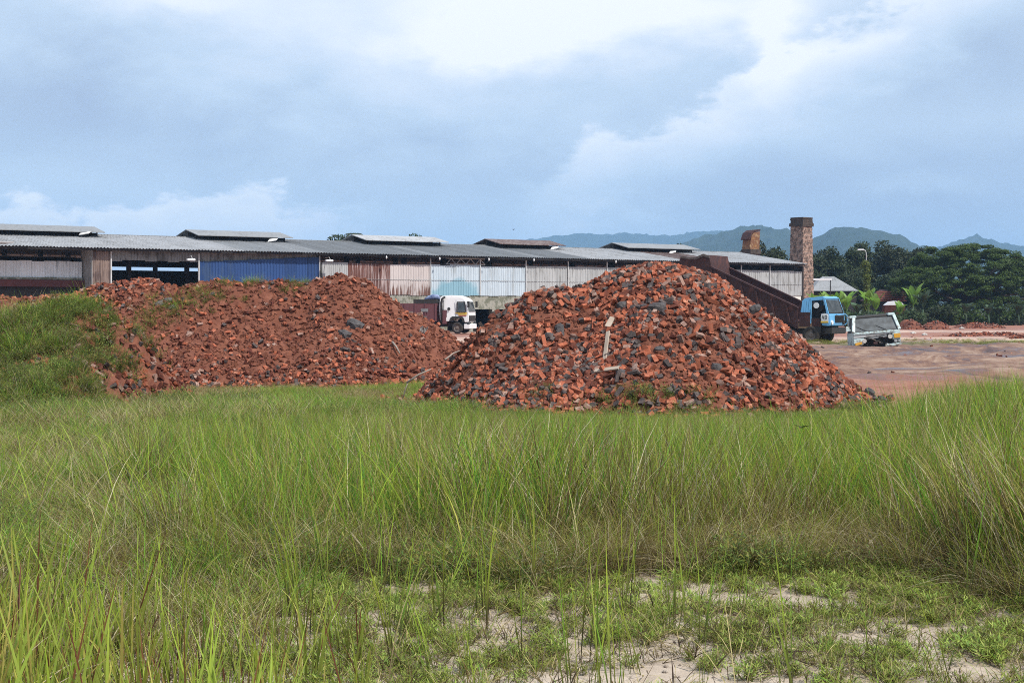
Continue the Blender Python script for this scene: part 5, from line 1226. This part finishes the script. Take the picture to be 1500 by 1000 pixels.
# reed like grass close to the camera at the left, a few lone sprigs elsewhere
r = np.random.default_rng(16); n = 300; y = r.uniform(4.9, 7.3, n); q = -.36+.36*r.uniform(0, 1, n)**1.5; x = q*y
m = r.random(n) < np.clip(1.25-(q+.36)*4.2, .06, 1)*np.clip(1.2+fbm(x, y, 1.3, 340, 2), .2, 1); x, y = x[m], y[m]
scatter('reed_grass', 'reed', x, y, gz(x, y), r.uniform(.35, 1.0, len(x))*np.clip(1.05-(x/y+.34)*1.0, .7, 1.1), 'broad bladed yellow green reed grass in the near left corner', 17, .08)
x, y, r = field_pts(290, 6.3, 12, 18, 1, .34, 0); m = (x > -2.6) & (r.random(len(x)) < np.clip(.55 - (x-.2)*.12, .18, 1)); x, y = x[m], y[m]
scatter('grass_sprigs', 'sprig', x, y, gz(x, y), r.uniform(.35, 1.0, len(x)), 'single tall grass sprigs standing over the sand and the belt edge', 19, .1)
x, y, r = field_pts(2600, 9, 24, 31, .8); m = (y > front(x, y)+.2) & (h_mound(x, y) < gz(x, y)) & (r.random(len(x)) < np.clip(.6+fbm(x, y, .7, 345, 3)*1.6, .05, 1)); x, y = x[m], y[m]
scatter('seed_stalks', 'stalk', x, y, gz(x, y), np.clip(htop(x, y)*r.uniform(.8, 1.16, len(x)), .3, 1.45)*np.where(x/y < -.15, .82, 1), 'taller pale stalks and bright blades rising through the grass belt', 32, .10, np.ones(len(x)))
# overgrowth on mound, ridge and yard
r = np.random.default_rng(20)
x = r.uniform(-19, -4.8, 15000); y = r.uniform(27, 35.0, 15000); z = h_mound(x, y)
m = (z > gz(x, y)-.1) & (fbm(x, y, .3, 81, 3)-.35*(y < 31.5) < r.uniform(-.10, .06, len(x))); x, y, z = x[m], y[m], z[m]; k = len(x)//3
scatter('mound_grass', 'field', x[k:], y[k:], z[k:], r.uniform(.3, .8, len(x)-k)*np.clip(1+fbm(x[k:], y[k:], .8, 88, 3)*1.3, .4, 1.9), 'bright green grass covering the left mound', 21, .28, None, lambda x, y: np.clip(.15+fbm(x, y, .7, 373, 3)*1.2, .02, .9))
scatter('mound_weeds', 'bushy', x[:k], y[:k], z[:k], r.uniform(.35, .85, k), 'bushy olive weeds covering the left mound', 22, .2)
x = r.uniform(-17, -3, 3500); y = r.uniform(40, 43.6, 3500); z = h_left(x, y); cx = np.array([WX(p, 42.5) for p in (362, 380, 432, 300, 270, 250, 330, 240)]); wd = np.array([.5, .35, .7, .9, .9, .8, .5, .9]); yy = np.array([42.9, 42.9, 42.9, 42.0, 41.6, 41.4, 42.4, 41.2])
m = (np.exp(-((x[:, None]-cx)/wd*1.6)**2-((y[:, None]-yy)/.7)**2).max(1) > r.uniform(.25, 1, len(x))*.9); x, y, z = x[m], y[m], z[m]; k = len(x)//2
scatter('ridge_grass', 'field', x[:k], y[:k], z[:k], r.uniform(.35, .7, k), 'tufts of yellow green grass on the crest of the left ridge', 23, .2)
scatter('ridge_weeds', 'bushy', x[k:], y[k:], z[k:], r.uniform(.2, .45, len(x)-k), 'low leafy weeds on the crest of the left ridge', 24, .2)
x = r.uniform(-4.2, 8, 1500); y = 26.6+r.uniform(0, 3.2, 1500); m = (fbm(x, y, .9, 350, 3) > .16) & (h_big(x, y) < .45) | ((x < -1.8) & (y > 28.5) & (x > -3.6) & (y < 31)); x, y = x[m], y[m]; z = np.maximum(h_big(x, y), gz(x, y))
scatter('heap_weeds', 'bushy', x, y, z, r.uniform(.25, .6, len(x)), 'yellowish leafy weeds along the foot of the big heap', 25, .2)
x = r.uniform(10, 36, 5000); y = r.normal(86, 2.6, 5000); m = fbm(x, y*2, .22, 360, 3) > -.05; x, y = x[m], y[m]
scatter('yard_grass', 'low', x, y, gz(x, y), r.uniform(1.0, 2.2, len(x)), 'thin strip of short grass by the truck wheels', 26, .2)

# bird
def bird(px, py, Y, s, label, g='dark birds in flight'):
    b = MB(); b.tube([(-.5*s,0,0), (-.2*s,0,.03*s), (.2*s,0,.04*s), (.42*s,0,.03*s)], [.02*s,.09*s,.10*s,.03*s], 7)
    for q in (-1, 1): b.add([(.2*s,0,.06*s), (-.12*s,0,.05*s), (-.25*s,q*.45*s,.25*s), (.02*s,q*.85*s,.22*s), (.2*s,0,.02*s), (-.12*s,0,.01*s), (-.25*s,q*.45*s,.235*s), (.02*s,q*.85*s,.205*s)], [(0,1,2,3),(7,6,5,4),(0,4,5,1),(1,5,6,2),(2,6,7,3),(3,7,4,0)])
    tag(b.build('bird', M['black'], loc=(WX(px, Y), Y, WZ(py, Y)), rot=(0,.1,.9)), label, 'bird', g)
bird(752, 336.5, 90, .16, 'tiny dark bird in the sky above the shed roof'); bird(1174, 626, 14, .09, 'small black bird skimming over the tall grass'); bird(1488, 378, 100, .2, 'tiny dark bird before the hill at the right edge')

# ------------------------------------------------------------------ haze over the whole place
hz = MB(); hz.box(-6000, 6000, -500, 7600, -4.5, 330)
hm = bpy.data.materials.new('haze'); hm.use_nodes = True; hm.node_tree.nodes.clear()
o = hm.node_tree.nodes.new('ShaderNodeOutputMaterial'); pv = hm.node_tree.nodes.new('ShaderNodeVolumePrincipled')
pv.inputs['Color'].default_value = (.38,.64,1.0,1); pv.inputs['Density'].default_value = .00016; pv.inputs['Anisotropy'].default_value = .0
hm.node_tree.links.new(pv.outputs[0], o.inputs['Volume'])
hm.cycles.homogeneous_volume = True
hz.build('haze', hm, kind='stuff')
